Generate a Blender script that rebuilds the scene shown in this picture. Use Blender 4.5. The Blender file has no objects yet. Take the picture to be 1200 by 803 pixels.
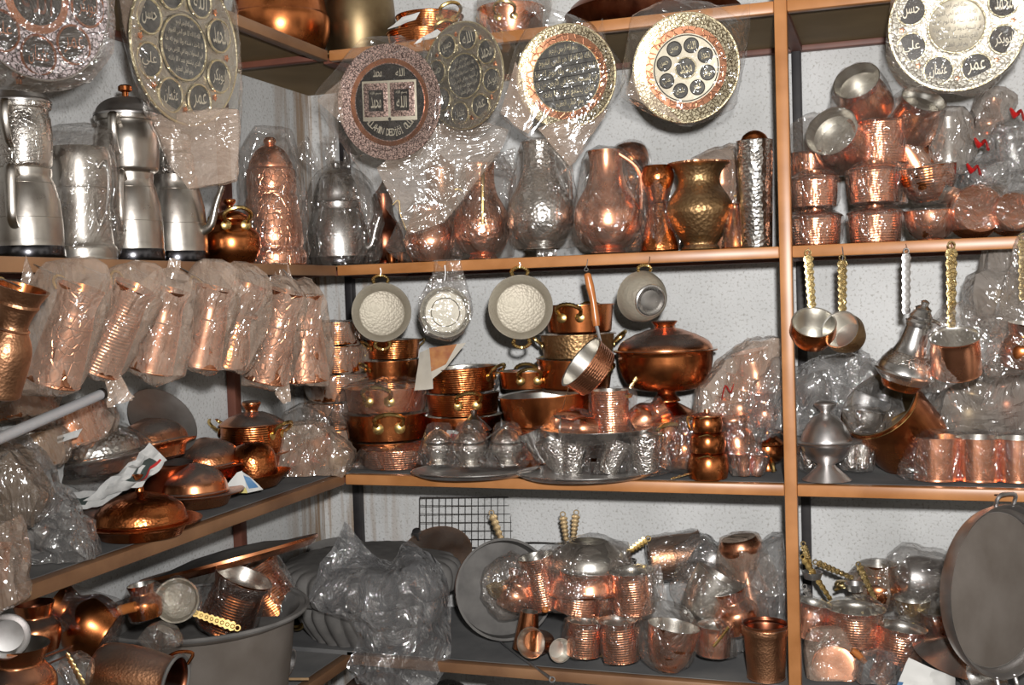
import bpy, bmesh, math, random
from mathutils import Vector, Matrix, noise
# ------------------------------------------------------------------ camera, world, light, exposure
sc = bpy.context.scene
ZT, ZU, ZM, ZB, ZL = 2.056, 1.55, 1.05, 0.612, 0.17      # shelf heights (top faces)
DL, DB, XP = 0.30, 0.447, 1.341                          # depth of the left rack, of the back rack, x of the post
TB = 0.026                                               # steel tube size
EYE = Vector((1.5527, -2.8586, 1.4676))
FPX, YAW, PIT, ROL = 1322.1, 0.3273, 0.0430, -0.0325
FW = Vector((-math.sin(YAW)*math.cos(PIT), math.cos(YAW)*math.cos(PIT), -math.sin(PIT)))
_r = FW.cross(Vector((0, 0, 1))).normalized(); _u = _r.cross(FW)
RT = math.cos(ROL)*_r + math.sin(ROL)*_u
UP = -math.sin(ROL)*_r + math.cos(ROL)*_u
HV = Vector((FW.x, FW.y, 0)).normalized()
cd = bpy.data.cameras.new('camera'); cam = bpy.data.objects.new('camera', cd); sc.collection.objects.link(cam)
cd.sensor_width = 36; cd.lens = 36*FPX/1200; cd.clip_start = .05; cd.clip_end = 50
cam.matrix_world = Matrix.Translation(EYE) @ Matrix((RT, UP, -FW)).transposed().to_4x4()
sc.camera = cam
sc.view_settings.view_transform = 'Standard'; sc.view_settings.look = 'None'
sc.view_settings.exposure = 0.0; sc.view_settings.gamma = 1; sc.view_settings.use_curve_mapping = False
sc.cycles.transparent_max_bounces = 40; sc.cycles.max_bounces = 8; sc.cycles.use_denoising = True
sc.cycles.sample_clamp_indirect = 4; sc.cycles.caustics_reflective = False; sc.cycles.caustics_refractive = False
w = bpy.data.worlds.new('world'); sc.world = w; w.use_nodes = True
nt = w.node_tree; nt.nodes.clear()
_o = nt.nodes.new('ShaderNodeOutputWorld'); _b = nt.nodes.new('ShaderNodeBackground'); _c = nt.nodes.new('ShaderNodeTexCoord')
_n = nt.nodes.new('ShaderNodeTexNoise'); _n.inputs['Scale'].default_value = 3.2; _n.inputs['Detail'].default_value = 3
_q = nt.nodes.new('ShaderNodeValToRGB'); _q.color_ramp.elements[0].position = .46; _q.color_ramp.elements[0].color = (.05, .042, .035, 1)
_q.color_ramp.elements[1].position = .66; _q.color_ramp.elements[1].color = (1.9, 1.75, 1.55, 1)
nt.links.new(_c.outputs['Generated'], _n.inputs['Vector']); nt.links.new(_n.outputs['Fac'], _q.inputs[0])
nt.links.new(_q.outputs[0], _b.inputs[0]); nt.links.new(_b.outputs[0], _o.inputs[0]); _b.inputs[1].default_value = 0.50
ld = bpy.data.lights.new('camera_flash', 'SPOT'); ld.energy = 285; ld.shadow_soft_size = .03; ld.color = (1, .985, .965)
ld.spot_size = math.radians(98); ld.spot_blend = 1.0
lo = bpy.data.objects.new('camera_flash', ld); sc.collection.objects.link(lo)
lo.location = EYE + Vector((.06, 0.02, .14))
lo.rotation_euler = (FW + RT*.16 + UP*.10).to_track_quat('-Z', 'Y').to_euler()
# ------------------------------------------------------------------ pixel <-> place
def ray(px, py): return (FW + RT*((px-600)/FPX) - UP*((py-401.5)/FPX))
def onY(px, py, Y): d = ray(px, py); return EYE + d*((Y-EYE.y)/d.y)
def onX(px, py, X): d = ray(px, py); return EYE + d*((X-EYE.x)/d.x)
def onZ(px, py, Z): d = ray(px, py); return EYE + d*((Z-EYE.z)/d.z)
def atD(px, py, dep): return EYE + ray(px, py)*dep
def depth(p): return (Vector(p)-EYE).dot(FW)
def onn(px, py, Z, r=0): return onZ(px, py, Z) + HV*r     # front foot of a round thing -> its centre
def bs(px, Y, Z):                                         # on a back shelf, at depth Y below pixel column px
    k = (px-600)/FPX; a = RT - FW*k                       # (p-EYE).a = 0
    return Vector((EYE.x - ((Y-EYE.y)*a.y + (Z-EYE.z)*a.z)/a.x, Y, Z))
def ls(px, X, Z):
    k = (px-600)/FPX; a = RT - FW*k
    return Vector((X, EYE.y - ((X-EYE.x)*a.x + (Z-EYE.z)*a.z)/a.y, Z))
# ------------------------------------------------------------------ materials
M = {}
def mat(name):
    m = bpy.data.materials.new(name); m.use_nodes = True; n = m.node_tree; n.nodes.clear()
    M[name] = m
    return n, n.nodes.new('ShaderNodeOutputMaterial')
def N(n, t, **k):
    x = n.nodes.new('ShaderNode'+t)
    for a, v in k.items():
        a = a.replace('_', ' ')
        if a in x.inputs: x.inputs[a].default_value = v
        else: setattr(x, a.replace(' ', '_'), v)
    return x
def ramp(n, src, p0, c0, p1, c1, interp=None):
    r = N(n, 'ValToRGB'); e = r.color_ramp.elements
    e[0].position = p0; e[0].color = (*c0, 1); e[1].position = p1; e[1].color = (*c1, 1)
    if interp: r.color_ramp.interpolation = interp
    n.links.new(src, r.inputs[0]); return r.outputs[0]
def mth(n, op, a, b=None):
    x = N(n, 'Math'); x.operation = op
    for i, v in enumerate((a, b)):
        if v is None: continue
        if isinstance(v, (int, float)): x.inputs[i].default_value = v
        else: n.links.new(v, x.inputs[i])
    return x.outputs[0]
def metal(name, col, rough=.25, bump='none', scale=120, strength=.35, dark=.6, dust=0, tarn=.5, dustcol=(.26, .24, .22), lines=0, metallic=1):
    n, out = mat(name); L = n.links.new
    tc = N(n, 'TexCoord'); p = N(n, 'BsdfPrincipled', Metallic=metallic, Roughness=rough)
    ns = N(n, 'TexNoise', Scale=14.0, Detail=5.0, Roughness=.6); L(tc.outputs['Object'], ns.inputs['Vector'])
    c = ramp(n, ns.outputs['Fac'], .35, tuple(v*(1-tarn*(1-dark)) if i == 0 else v*(1-tarn*(1-dark)*1.15) for i, v in enumerate(col)), .62, col)
    L(c, p.inputs['Base Color'])
    rr = mth(n, 'ADD', mth(n, 'MULTIPLY', ns.outputs['Fac'], .22), rough-.11); L(rr, p.inputs['Roughness'])
    h = None
    if bump == 'hammer':
        v = N(n, 'TexVoronoi', Scale=float(scale)); v.feature = 'F1'; L(tc.outputs['Object'], v.inputs['Vector']); h = v.outputs['Distance']
    elif bump == 'rows':
        sp = N(n, 'Mapping'); sp.inputs['Scale'].default_value = (1, 1, .45); L(tc.outputs['Object'], sp.inputs['Vector'])
        v = N(n, 'TexVoronoi', Scale=float(scale)); v.feature = 'SMOOTH_F1'; L(sp.outputs[0], v.inputs['Vector'])
        wv = N(n, 'TexWave', Scale=58.0); wv.bands_direction = 'Z'; wv.wave_profile = 'SIN'; L(tc.outputs['Object'], wv.inputs['Vector'])
        h = mth(n, 'ADD', mth(n, 'MULTIPLY', v.outputs['Distance'], 1.0), mth(n, 'MULTIPLY', wv.outputs['Fac'], .35))
    elif bump == 'rings':
        wv = N(n, 'TexWave', Scale=float(scale)); wv.bands_direction = 'Z'; L(tc.outputs['Object'], wv.inputs['Vector']); h = wv.outputs['Fac']
    elif bump == 'engrave':
        v = N(n, 'TexVoronoi', Scale=float(scale)); v.feature = 'DISTANCE_TO_EDGE'; L(tc.outputs['Object'], v.inputs['Vector'])
        h = ramp(n, v.outputs['Distance'], .02, (0, 0, 0), .10, (1, 1, 1))
    elif bump == 'soft':
        s2 = N(n, 'TexNoise', Scale=float(scale), Detail=3.0); L(tc.outputs['Object'], s2.inputs['Vector']); h = s2.outputs['Fac']
    if h is not None:
        b = N(n, 'Bump', Strength=strength, Distance=.0022); L(h, b.inputs['Height']); L(b.outputs[0], p.inputs['Normal'])
    sh = p.outputs[0]
    if dust:
        g = N(n, 'NewGeometry'); s = N(n, 'SeparateXYZ'); L(g.outputs['Normal'], s.inputs[0])
        n2 = N(n, 'TexNoise', Scale=9.0, Detail=4.0); L(tc.outputs['Object'], n2.inputs['Vector'])
        f = mth(n, 'MULTIPLY', ramp(n, s.outputs['Z'], .35, (0, 0, 0), .95, (1, 1, 1)), ramp(n, n2.outputs['Fac'], .36, (.25,)*3, .6, (1, 1, 1)))
        f = mth(n, 'MULTIPLY', f, dust)
        d = N(n, 'BsdfDiffuse', Color=(*dustcol, 1)); mx = N(n, 'MixShader')
        L(f, mx.inputs[0]); L(sh, mx.inputs[1]); L(d.outputs[0], mx.inputs[2]); sh = mx.outputs[0]
    L(sh, out.inputs[0])
def plain(name, c0, c1=None, rough=.6, scale=20, spec=.3, bump=0, detail=6, metallic=0):
    n, out = mat(name); L = n.links.new
    tc = N(n, 'TexCoord'); ns = N(n, 'TexNoise', Scale=float(scale), Detail=float(detail)); L(tc.outputs['Object'], ns.inputs['Vector'])
    p = N(n, 'BsdfPrincipled', Roughness=rough, Metallic=metallic); p.inputs['Specular IOR Level'].default_value = spec
    L(ramp(n, ns.outputs['Fac'], .35, c0, .65, c1 or c0), p.inputs['Base Color'])
    if bump:
        b = N(n, 'Bump', Strength=bump, Distance=.003); L(ns.outputs['Fac'], b.inputs['Height']); L(b.outputs[0], p.inputs['Normal'])
    L(p.outputs[0], out.inputs[0])
def film(name, col, haze=.22, gloss=.22, rough=.13, scale=16, strength=.6):
    n, out = mat(name); L = n.links.new
    tc = N(n, 'TexCoord')
    mp = N(n, 'Mapping'); mp.inputs['Scale'].default_value = (1, 1, .55); mp.inputs['Rotation'].default_value = (.4, .5, .3); L(tc.outputs['Object'], mp.inputs['Vector'])
    a = N(n, 'TexNoise', Scale=float(scale), Detail=4.0, Roughness=.55, Distortion=.8); L(mp.outputs[0], a.inputs['Vector'])
    r1 = mth(n, 'ABSOLUTE', mth(n, 'SUBTRACT', a.outputs['Fac'], .5))
    v = N(n, 'TexVoronoi', Scale=float(scale)*1.6); v.feature = 'DISTANCE_TO_EDGE'; L(mp.outputs[0], v.inputs['Vector'])
    h = mth(n, 'ADD', mth(n, 'MULTIPLY', r1, 3.0), mth(n, 'MULTIPLY', v.outputs['Distance'], .35))
    b = N(n, 'Bump', Strength=strength, Distance=.012); L(h, b.inputs['Height'])
    t = N(n, 'BsdfTransparent'); d = N(n, 'BsdfDiffuse', Color=(*col, 1)); tl = N(n, 'BsdfTranslucent', Color=(*col, 1)); g = N(n, 'BsdfGlossy', Color=(1, 1, 1, 1), Roughness=rough)
    for x in (d, g, tl): L(b.outputs[0], x.inputs['Normal'])
    ds = N(n, 'MixShader'); ds.inputs[0].default_value = .3; L(d.outputs[0], ds.inputs[1]); L(tl.outputs[0], ds.inputs[2])
    m1 = N(n, 'MixShader'); L(mth(n, 'MULTIPLY', a.outputs['Fac'], 2*haze), m1.inputs[0]); L(t.outputs[0], m1.inputs[1]); L(ds.outputs[0], m1.inputs[2])
    lw = N(n, 'LayerWeight', Blend=.25); L(b.outputs[0], lw.inputs['Normal'])
    f = mth(n, 'MINIMUM', mth(n, 'ADD', mth(n, 'MULTIPLY', lw.outputs['Facing'], .35), gloss*.35), .8)
    m2 = N(n, 'MixShader'); L(f, m2.inputs[0]); L(m1.outputs[0], m2.inputs[1]); L(g.outputs[0], m2.inputs[2])
    L(m2.outputs[0], out.inputs[0])
CN, CO = (.92, .41, .23), (.66, .225, .075)
metal('copper', CN, .27, dark=.75)
metal('copper_hammered', CN, .25, 'hammer', 110, .5, dark=.75)
metal('copper_rows', CN, .26, 'rows', 150, .5, dark=.75)
metal('copper_engraved', CN, .3, 'engrave', 70, .5, dark=.7)
metal('old_copper', CO, .25, dark=.5, tarn=.8)
metal('old_copper_hammered', CO, .24, 'hammer', 190, .22, dark=.5, tarn=.8)
metal('old_copper_rows', CO, .25, 'rows', 120, .4, dark=.5, tarn=.8)
metal('dusty_copper', (.78, .32, .15), .26, 'soft', 30, .1, dark=.6, dust=.6)
metal('dusty_copper_hammered', (.80, .33, .15), .26, 'hammer', 180, .2, dark=.6, dust=.5)
metal('dark_copper', (.36, .13, .07), .32, dark=.4, tarn=.9, dust=.3)
metal('tin', (.80, .78, .72), .34, 'soft', 60, .12, dark=.75)
metal('tin_rings', (.40, .36, .285), .52, 'hammer', 170, .35, dark=.7, metallic=.35)
metal('tin_disc', (.46, .43, .35), .5, 'soft', 50, .3, dark=.75, metallic=.3)
metal('silver', (.70, .69, .67), .27, 'soft', 20, .08, dark=.7)
metal('silver_old', (.60, .57, .52), .30, 'soft', 40, .12, dark=.6)
metal('dark_chrome', (.10, .10, .11), .18, dark=.6)
metal('silver_hammered', (.80, .78, .74), .22, 'hammer', 130, .5, dark=.7)
metal('silver_engraved', (.78, .75, .70), .26, 'engrave', 150, .35, dark=.55)
metal('silver_dull', (.62, .61, .60), .38, 'soft', 12, .1, dark=.6, dust=.35)
metal('brass', (.86, .62, .24), .28, 'soft', 40, .15, dark=.6)
metal('brass_engraved', (.80, .62, .30), .32, 'engrave', 120, .7, dark=.55)
metal('bronze_hammered', (.40, .25, .12), .44, 'hammer', 130, .5, dark=.6, dust=.2)
metal('bronze_dark', (.30, .22, .12), .42, 'soft', 12, .1, dark=.5, dust=.4)
metal('brown_copper', (.60, .31, .17), .40, 'hammer', 230, .2, dark=.6, dust=.35)
metal('gold_plate', (.88, .78, .52), .33, 'engrave', 95, .5, dark=.8)
metal('pale_plate', (.66, .60, .47), .45, 'soft', 60, .2, dark=.75, metallic=.5)
metal('grey_plate', (.62, .58, .50), .40, 'engrave', 90, .35, dark=.7)
metal('bar_steel', (.62, .63, .65), .45, dark=.85, metallic=.35)
metal('steel', (.66, .68, .70), .34, dark=.8)
metal('iron_wire', (.10, .095, .09), .5)
plain('plate_black', (.012, .011, .011), (.03, .027, .025), .25, 40, .5)
plain('plate_charcoal', (.035, .034, .032), (.10, .095, .085), .35, 60, .5)
plain('dust', (.135, .128, .122), (.20, .19, .18), .9, 18, .1, .15)
plain('dust_brown', (.14, .118, .10), (.19, .165, .145), .7, 10, .25, .1)
plain('dust_dark', (.085, .08, .076), (.14, .13, .125), .85, 14, .15, .1)
plain('shelf_dust', (.15, .15, .152), (.235, .23, .225), .9, 7, .1, .1)
plain('plywood', (.20, .135, .065), (.26, .18, .09), .7, 5, .2)
plain('wall', (.60, .60, .59), (.70, .70, .69), .85, 38, .2, .30)
plain('floor_concrete', (.16, .15, .14), (.22, .21, .2), .8, 6, .2)
plain('ceiling_paint', (.6, .58, .55), (.66, .64, .6), .9, 4, .1)
plain('wood_handle', (.42, .13, .03), (.52, .18, .05), .28, 30, .6)
plain('pale_wood', (.38, .24, .12), (.46, .30, .16), .6, 30, .3)
plain('paper', (.72, .71, .68), (.80, .79, .76), .8, 8, .2)
plain('newsprint', (.50, .50, .49), (.62, .61, .59), .8, 90, .2)
plain('print_dark', (.04, .055, .05), (.07, .08, .075), .6, 30, .3)
plain('print_red', (.45, .03, .03), None, .5, 30, .3)
plain('print_blue', (.06, .16, .34), (.12, .25, .42), .6, 30, .3)
plain('print_yellow', (.62, .52, .12), (.7, .62, .3), .6, 30, .3)
plain('card_back', (.45, .40, .33), (.60, .55, .47), .8, 12, .2)
plain('rusty_print', (.30, .09, .03), (.46, .20, .06), .6, 40, .3)
plain('red_ribbon', (.50, .015, .015), None, .35, 30, .5)
plain('black_plastic', (.012, .012, .012), (.02, .02, .02), .35, 30, .5)
plain('tube_paint', (.36, .145, .045), (.52, .23, .085), .36, 9, .5, .05)
plain('tube_worn_dim', (.20, .10, .05), (.34, .18, .09), .5, 7, .4, .05)  # tube paint made browner: dust and wear, plus weaker light put into the colour
plain('tube_brown', (.13, .045, .03), (.18, .065, .04), .5, 16, .4)
plain('tube_dark', (.022, .02, .022), (.04, .035, .035), .5, 16, .4)
film('film_clear', (.54, .46, .40), .12, .27, .09, 13, 1.0)
film('film_foggy', (.72, .54, .42), .38, .20, .11, 9, 1.0)
film('film_grey', (.44, .43, .42), .30, .32, .08, 14, 1.0)
film('film_sheet', (.46, .46, .47), .34, .5, .07, 12, 1.0)
film('film_brown', (.36, .27, .20), .48, .18, .14, 9, 1.0)
film('film_dusty', (.47, .41, .36), .52, .18, .11, 10, 1.0)
film('film_plate', (.60, .54, .47), .045, .06, .09, 7, .40)
film('film_tight', (.66, .60, .55), .05, .20, .07, 18, 1.0)
# floral pattern for plate rims, rust streaks on the walls
def floral(name, lo, hi, scale, metallic=1):
    n, out = mat(name); L = n.links.new
    tc = N(n, 'TexCoord'); v = N(n, 'TexVoronoi', Scale=float(scale)); v.feature = 'DISTANCE_TO_EDGE'
    ns = N(n, 'TexNoise', Scale=scale*.9, Detail=2.0); L(tc.outputs['Object'], ns.inputs['Vector'])
    ad = N(n, 'MixRGB'); ad.inputs[0].default_value = .012; L(tc.outputs['Object'], ad.inputs[1]); L(ns.outputs['Color'], ad.inputs[2]); L(ad.outputs[0], v.inputs['Vector'])
    p = N(n, 'BsdfPrincipled', Metallic=metallic, Roughness=.36)
    L(ramp(n, v.outputs['Distance'], .05, lo, .16, hi), p.inputs['Base Color'])
    b = N(n, 'Bump', Strength=.5, Distance=.001); L(v.outputs['Distance'], b.inputs['Height']); L(b.outputs[0], p.inputs['Normal'])
    L(p.outputs[0], out.inputs[0])
floral('floral_pink', (.10, .05, .045), (.86, .62, .54), 170, .75)
floral('floral_white', (.05, .035, .035), (.80, .68, .70), 130, .4)
floral('floral_gold', (.16, .11, .05), (.88, .78, .54), 130)
floral('floral_silver', (.28, .25, .2), (.86, .82, .72), 120)
def wallmat(name, rust):
    n, out = mat(name); L = n.links.new
    g = N(n, 'NewGeometry'); s = N(n, 'SeparateXYZ'); L(g.outputs['Position'], s.inputs[0])
    ns = N(n, 'TexNoise', Scale=150.0, Detail=4.0); L(g.outputs['Position'], ns.inputs['Vector'])
    big = N(n, 'TexNoise', Scale=3.5, Detail=5.0); L(g.outputs['Position'], big.inputs['Vector'])
    base = ramp(n, big.outputs['Fac'], .32, (.56, .56, .55), .62, (.74, .74, .735))
    pits = ramp(n, ns.outputs['Fac'], .30, (.66, .64, .61), .46, (1, 1, 1))
    mx = N(n, 'MixRGB'); mx.blend_type = 'MULTIPLY'; mx.inputs[0].default_value = 1; L(base, mx.inputs[1]); L(pits, mx.inputs[2])
    # rust streaks that run down near the corner, and speckle low on the wall
    mp = N(n, 'Mapping'); mp.inputs['Scale'].default_value = (38, 38, 2.2); L(g.outputs['Position'], mp.inputs['Vector'])
    st = N(n, 'TexNoise', Scale=1.0, Detail=4.0); L(mp.outputs[0], st.inputs['Vector'])
    u = s.outputs['X'] if rust == 'back' else mth(n, 'MULTIPLY', s.outputs['Y'], -1)
    near = ramp(n, u, .03, (1, 1, 1), .30 if rust == 'back' else .26, (0, 0, 0))
    f = mth(n, 'MULTIPLY', near, ramp(n, st.outputs['Fac'], .47 if rust == 'back' else .43, (0, 0, 0), .62 if rust == 'back' else .58, (1, 1, 1)))
    f = mth(n, 'MULTIPLY', f, .85)
    m2 = N(n, 'MixRGB'); L(f, m2.inputs[0]); L(mx.outputs[0], m2.inputs[1]); m2.inputs[2].default_value = (.30, .17, .07, 1)
    p = N(n, 'BsdfPrincipled', Roughness=.85); L(m2.outputs[0], p.inputs['Base Color'])
    b = N(n, 'Bump', Strength=.35, Distance=.004); L(ns.outputs['Fac'], b.inputs['Height']); L(b.outputs[0], p.inputs['Normal'])
    L(p.outputs[0], out.inputs[0])
wallmat('wall_back_paint', 'back'); wallmat('wall_left_paint', 'left')
# ------------------------------------------------------------------ mesh helpers
def link(name, me, parent=None):
    o = bpy.data.objects.new(name, me); sc.collection.objects.link(o)
    if parent is not None: o.parent = parent
    return o
def mk(name, vs, fs, mats, fm=None, parent=None, smooth=True, ang=38):
    me = bpy.data.meshes.new(name); me.from_pydata([tuple(v) for v in vs], [], fs)
    for m in ([mats] if isinstance(mats, str) else mats): me.materials.append(M[m])
    if fm: me.polygons.foreach_set('material_index', fm)
    me.update()
    if smooth:
        me.polygons.foreach_set('use_smooth', [True]*len(me.polygons)); me.set_sharp_from_angle(angle=math.radians(ang))
    if isinstance(parent, T): parent = parent.e
    return link(name, me, parent)
class T:
    """a thing: an Empty at its base, with a metres-per-pixel scale for its distance"""
    def __init__(t, name, label, cat, pos, tilt=0, lean=0, spin=0, group=None, R=None):
        t.e = link(name, None); t.s = depth(pos)/FPX; t.pos = Vector(pos)
        if R is None:
            R = Matrix.Rotation(math.radians(lean), 3, _r) @ Matrix.Rotation(math.radians(tilt), 3, FW) @ Matrix.Rotation(math.radians(spin)-YAW*-1, 3, 'Z')
        t.R = R; t.e.matrix_world = Matrix.Translation(t.pos) @ R.to_4x4()
        t.e['label'] = label; t.e['category'] = cat
        if group: t.e['group'] = group
    def px(t, x, y, dd=0):       # pixel -> the thing's own coordinates, at the thing's distance (+dd metres nearer)
        return t.R.transposed() @ (atD(x, y, depth(t.pos)-dd) - t.pos)
    def loc(t, p): return t.R.transposed() @ (Vector(p)-t.pos)
def facing(n, up=(0, 0, 1), roll=0):
    n = Vector(n).normalized(); x = Vector(up).cross(n).normalized(); y = n.cross(x)
    return Matrix((x, y, n)).transposed() @ Matrix.Rotation(math.radians(roll), 3, 'Z')
def cr(pts, n=5):
    pts = [Vector(p) for p in pts]; out = []
    for i in range(len(pts)-1):
        a, b, c, d = pts[max(i-1, 0)], pts[i], pts[i+1], pts[min(i+2, len(pts)-1)]
        for k in range(n):
            u = k/n; out.append(.5*((2*b)+(c-a)*u+(2*a-5*b+4*c-d)*u*u+(3*b-a-3*c+d)*u**3))
    out.append(pts[-1]); return out
def lathe_geo(prof, seg=40, fn=None, mx=None):
    vs, rows, fs = [], [], []
    for r, z in prof:
        if r < 1e-6: rows.append([len(vs)]); vs.append(Vector((0, 0, z)))
        else:
            row = []
            for k in range(seg):
                a = 2*math.pi*k/seg; rr = r*(fn(a, z) if fn else 1)
                row.append(len(vs)); vs.append(Vector((rr*math.cos(a), rr*math.sin(a), z)))
            rows.append(row)
    own = []
    for i in range(len(rows)-1):
        a, b = rows[i], rows[i+1]
        if len(a) == 1 and len(b) == 1: continue
        for k in range(seg):
            k2 = (k+1) % seg
            if len(a) == 1: fs.append((a[0], b[k2], b[k]))
            elif len(b) == 1: fs.append((a[k], a[k2], b[0]))
            else: fs.append((a[k], a[k2], b[k2], b[k]))
            own.append(i)
    if mx is not None: vs = [mx @ v for v in vs]
    return vs, fs, own
def lathe(parent, name, prof, m, sx=1, sz=1, seg=40, sm=0, fn=None, mx=None, inner=None, im='tin', close=True):
    """prof is (radius, height); sm smooths it; inner is a second profile with its own material"""
    def scl(p): return [(max(0, v[0])*sx, v[1]*sz) for v in p]
    p = scl(cr([(a, b, 0) for a, b in prof], sm) if sm else prof)
    n = len(p)
    if inner: p += scl(cr([(a, b, 0) for a, b in inner], sm) if sm else inner)
    vs, fs, own = lathe_geo(p, seg, fn, mx)
    return mk(name, vs, fs, [m, im] if inner else m, [0 if i < n-1 else 1 for i in own] if inner else None, parent)
def tube_geo(path, rad, seg=8, flat=1, upv=None):
    path = [Vector(p) for p in path]; vs, fs = [], []
    pn = None
    for i, p in enumerate(path):
        d = (path[min(i+1, len(path)-1)]-path[max(i-1, 0)]).normalized()
        if pn is None:
            a = Vector(upv) if upv else (Vector((0, 0, 1)) if abs(d.z) < .8 else Vector((1, 0, 0)))
        else: a = pn
        nn = (a - d*a.dot(d)).normalized(); bb = d.cross(nn); pn = nn
        r = rad[i] if isinstance(rad, (list, tuple)) else rad
        for k in range(seg):
            th = 2*math.pi*(k+.5)/seg; vs.append(p + nn*(r*flat*math.cos(th)) + bb*(r*math.sin(th)))
    for i in range(len(path)-1):
        for k in range(seg):
            fs.append((i*seg+k, i*seg+(k+1) % seg, (i+1)*seg+(k+1) % seg, (i+1)*seg+k))
    fs.append(tuple(range(seg))[::-1]); fs.append(tuple(range(len(vs)-seg, len(vs))))
    return vs, fs
def tube(parent, name, path, rad, m, seg=8, sm=0, flat=1, upv=None):
    if sm:
        n0 = len(path); path = cr(path, sm)
        if isinstance(rad, (list, tuple)):
            rad = [rad[min(int(i/sm), n0-1)]*(1-(i % sm)/sm)+rad[min(int(i/sm)+1, n0-1)]*((i % sm)/sm) for i in range(len(path))]
    return mk(name, *tube_geo(path, rad, seg, flat, upv), m, None, parent)
def join(*gs):
    vs, fs = [], []
    for v, f in gs:
        o = len(vs); vs += v; fs += [tuple(i+o for i in q) for q in f]
    return vs, fs
def box_geo(a, b):
    (x0, y0, z0), (x1, y1, z1) = a, b
    v = [Vector(p) for p in ((x0, y0, z0), (x1, y0, z0), (x1, y1, z0), (x0, y1, z0), (x0, y0, z1), (x1, y0, z1), (x1, y1, z1), (x0, y1, z1))]
    return v, [(3, 2, 1, 0), (4, 5, 6, 7), (0, 1, 5, 4), (1, 2, 6, 5), (2, 3, 7, 6), (3, 0, 4, 7)]
def bevbox(parent, name, a, b, m, bev=.003):
    o = mk(name, *box_geo(a, b), m, None, parent, smooth=False)
    if bev:
        bm = bmesh.new(); bm.from_mesh(o.data); bmesh.ops.bevel(bm, geom=bm.edges[:], offset=bev, segments=2, affect='EDGES', profile=.5)
        bm.to_mesh(o.data); bm.free()
        o.data.polygons.foreach_set('use_smooth', [True]*len(o.data.polygons)); o.data.set_sharp_from_angle(angle=math.radians(40))
    return o
def ring_geo(c, ax, R, r, seg=16, ts=6, ry=1):
    ax = Vector(ax).normalized(); x = ax.orthogonal().normalized(); y = ax.cross(x)
    pts = [Vector(c)+x*(R*math.cos(2*math.pi*k/seg))+y*(R*ry*math.sin(2*math.pi*k/seg)) for k in range(seg+1)]
    return tube_geo(pts, r, ts, 1, ax)
# ------------------------------------------------------------------ plastic film pulled over things
def wrinkle(bm, amp, seed, freq=22):
    bm.normal_update(); off = Vector((seed*3.17, seed*1.3, seed*.7))
    mv = []
    for v in bm.verts:
        p = v.co*freq+off
        a = 1-abs(noise.noise(p))*2.2; b = 1-abs(noise.noise(p*2.3+off))*2; c = noise.noise(p*6+off)
        mv.append(v.normal*amp*(a*.8+b*.5+c*.9))
    for v, d in zip(bm.verts, mv): v.co += d
def film_mesh(pts, seed, amp, L, grow=0.0):
    bm = bmesh.new()
    for p in pts: bm.verts.new(p)
    r = bmesh.ops.convex_hull(bm, input=bm.verts[:])
    bmesh.ops.delete(bm, geom=[g for g in r['geom_interior'] if isinstance(g, bmesh.types.BMVert)], context='VERTS')
    bmesh.ops.remove_doubles(bm, verts=bm.verts[:], dist=L*.35)
    bmesh.ops.triangulate(bm, faces=bm.faces[:])
    for _ in range(6):
        es = [e for e in bm.edges if e.calc_length() > L*1.5]
        if not es: break
        bmesh.ops.subdivide_edges(bm, edges=es, cuts=1); bmesh.ops.triangulate(bm, faces=[f for f in bm.faces if len(f.verts) > 3])
    bmesh.ops.smooth_vert(bm, verts=bm.verts[:], factor=.3, use_axis_x=True, use_axis_y=True, use_axis_z=True)
    bm.normal_update()
    if grow:
        for v in bm.verts: v.co += v.normal*grow
    wrinkle(bm, amp, seed)
    return bm
_seed = [0]
def descendants(e):
    for c in e.children:
        yield c
        yield from descendants(c)
def fan_geo(p0, p1, w0, w1, side, seed, nseg=7, ring=22, depthf=.35):
    """a gathered, pleated tail of film from p0 to p1 that opens from half-width w0 to w1"""
    p0, p1, side = Vector(p0), Vector(p1), Vector(side).normalized(); ax = (p1-p0).normalized(); dp = ax.cross(side)
    vs, fs = [], []
    for i in range(nseg+1):
        u = i/nseg; c = p0.lerp(p1, u); wd = w0+(w1-w0)*u**1.4
        for k in range(ring):
            a = 2*math.pi*k/ring
            q = 1+.28*math.sin(a*5+seed+u*2)+.18*noise.noise(Vector((a*2, u*3, seed)))
            vs.append(c+side*(math.cos(a)*wd*q)+dp*(math.sin(a)*wd*depthf*q)+ax*(.1*wd*math.sin(a*3+seed)*u))
    for i in range(nseg):
        for k in range(ring): fs.append((i*ring+k, i*ring+(k+1) % ring, (i+1)*ring+(k+1) % ring, (i+1)*ring+k))
    return vs, fs
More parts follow.
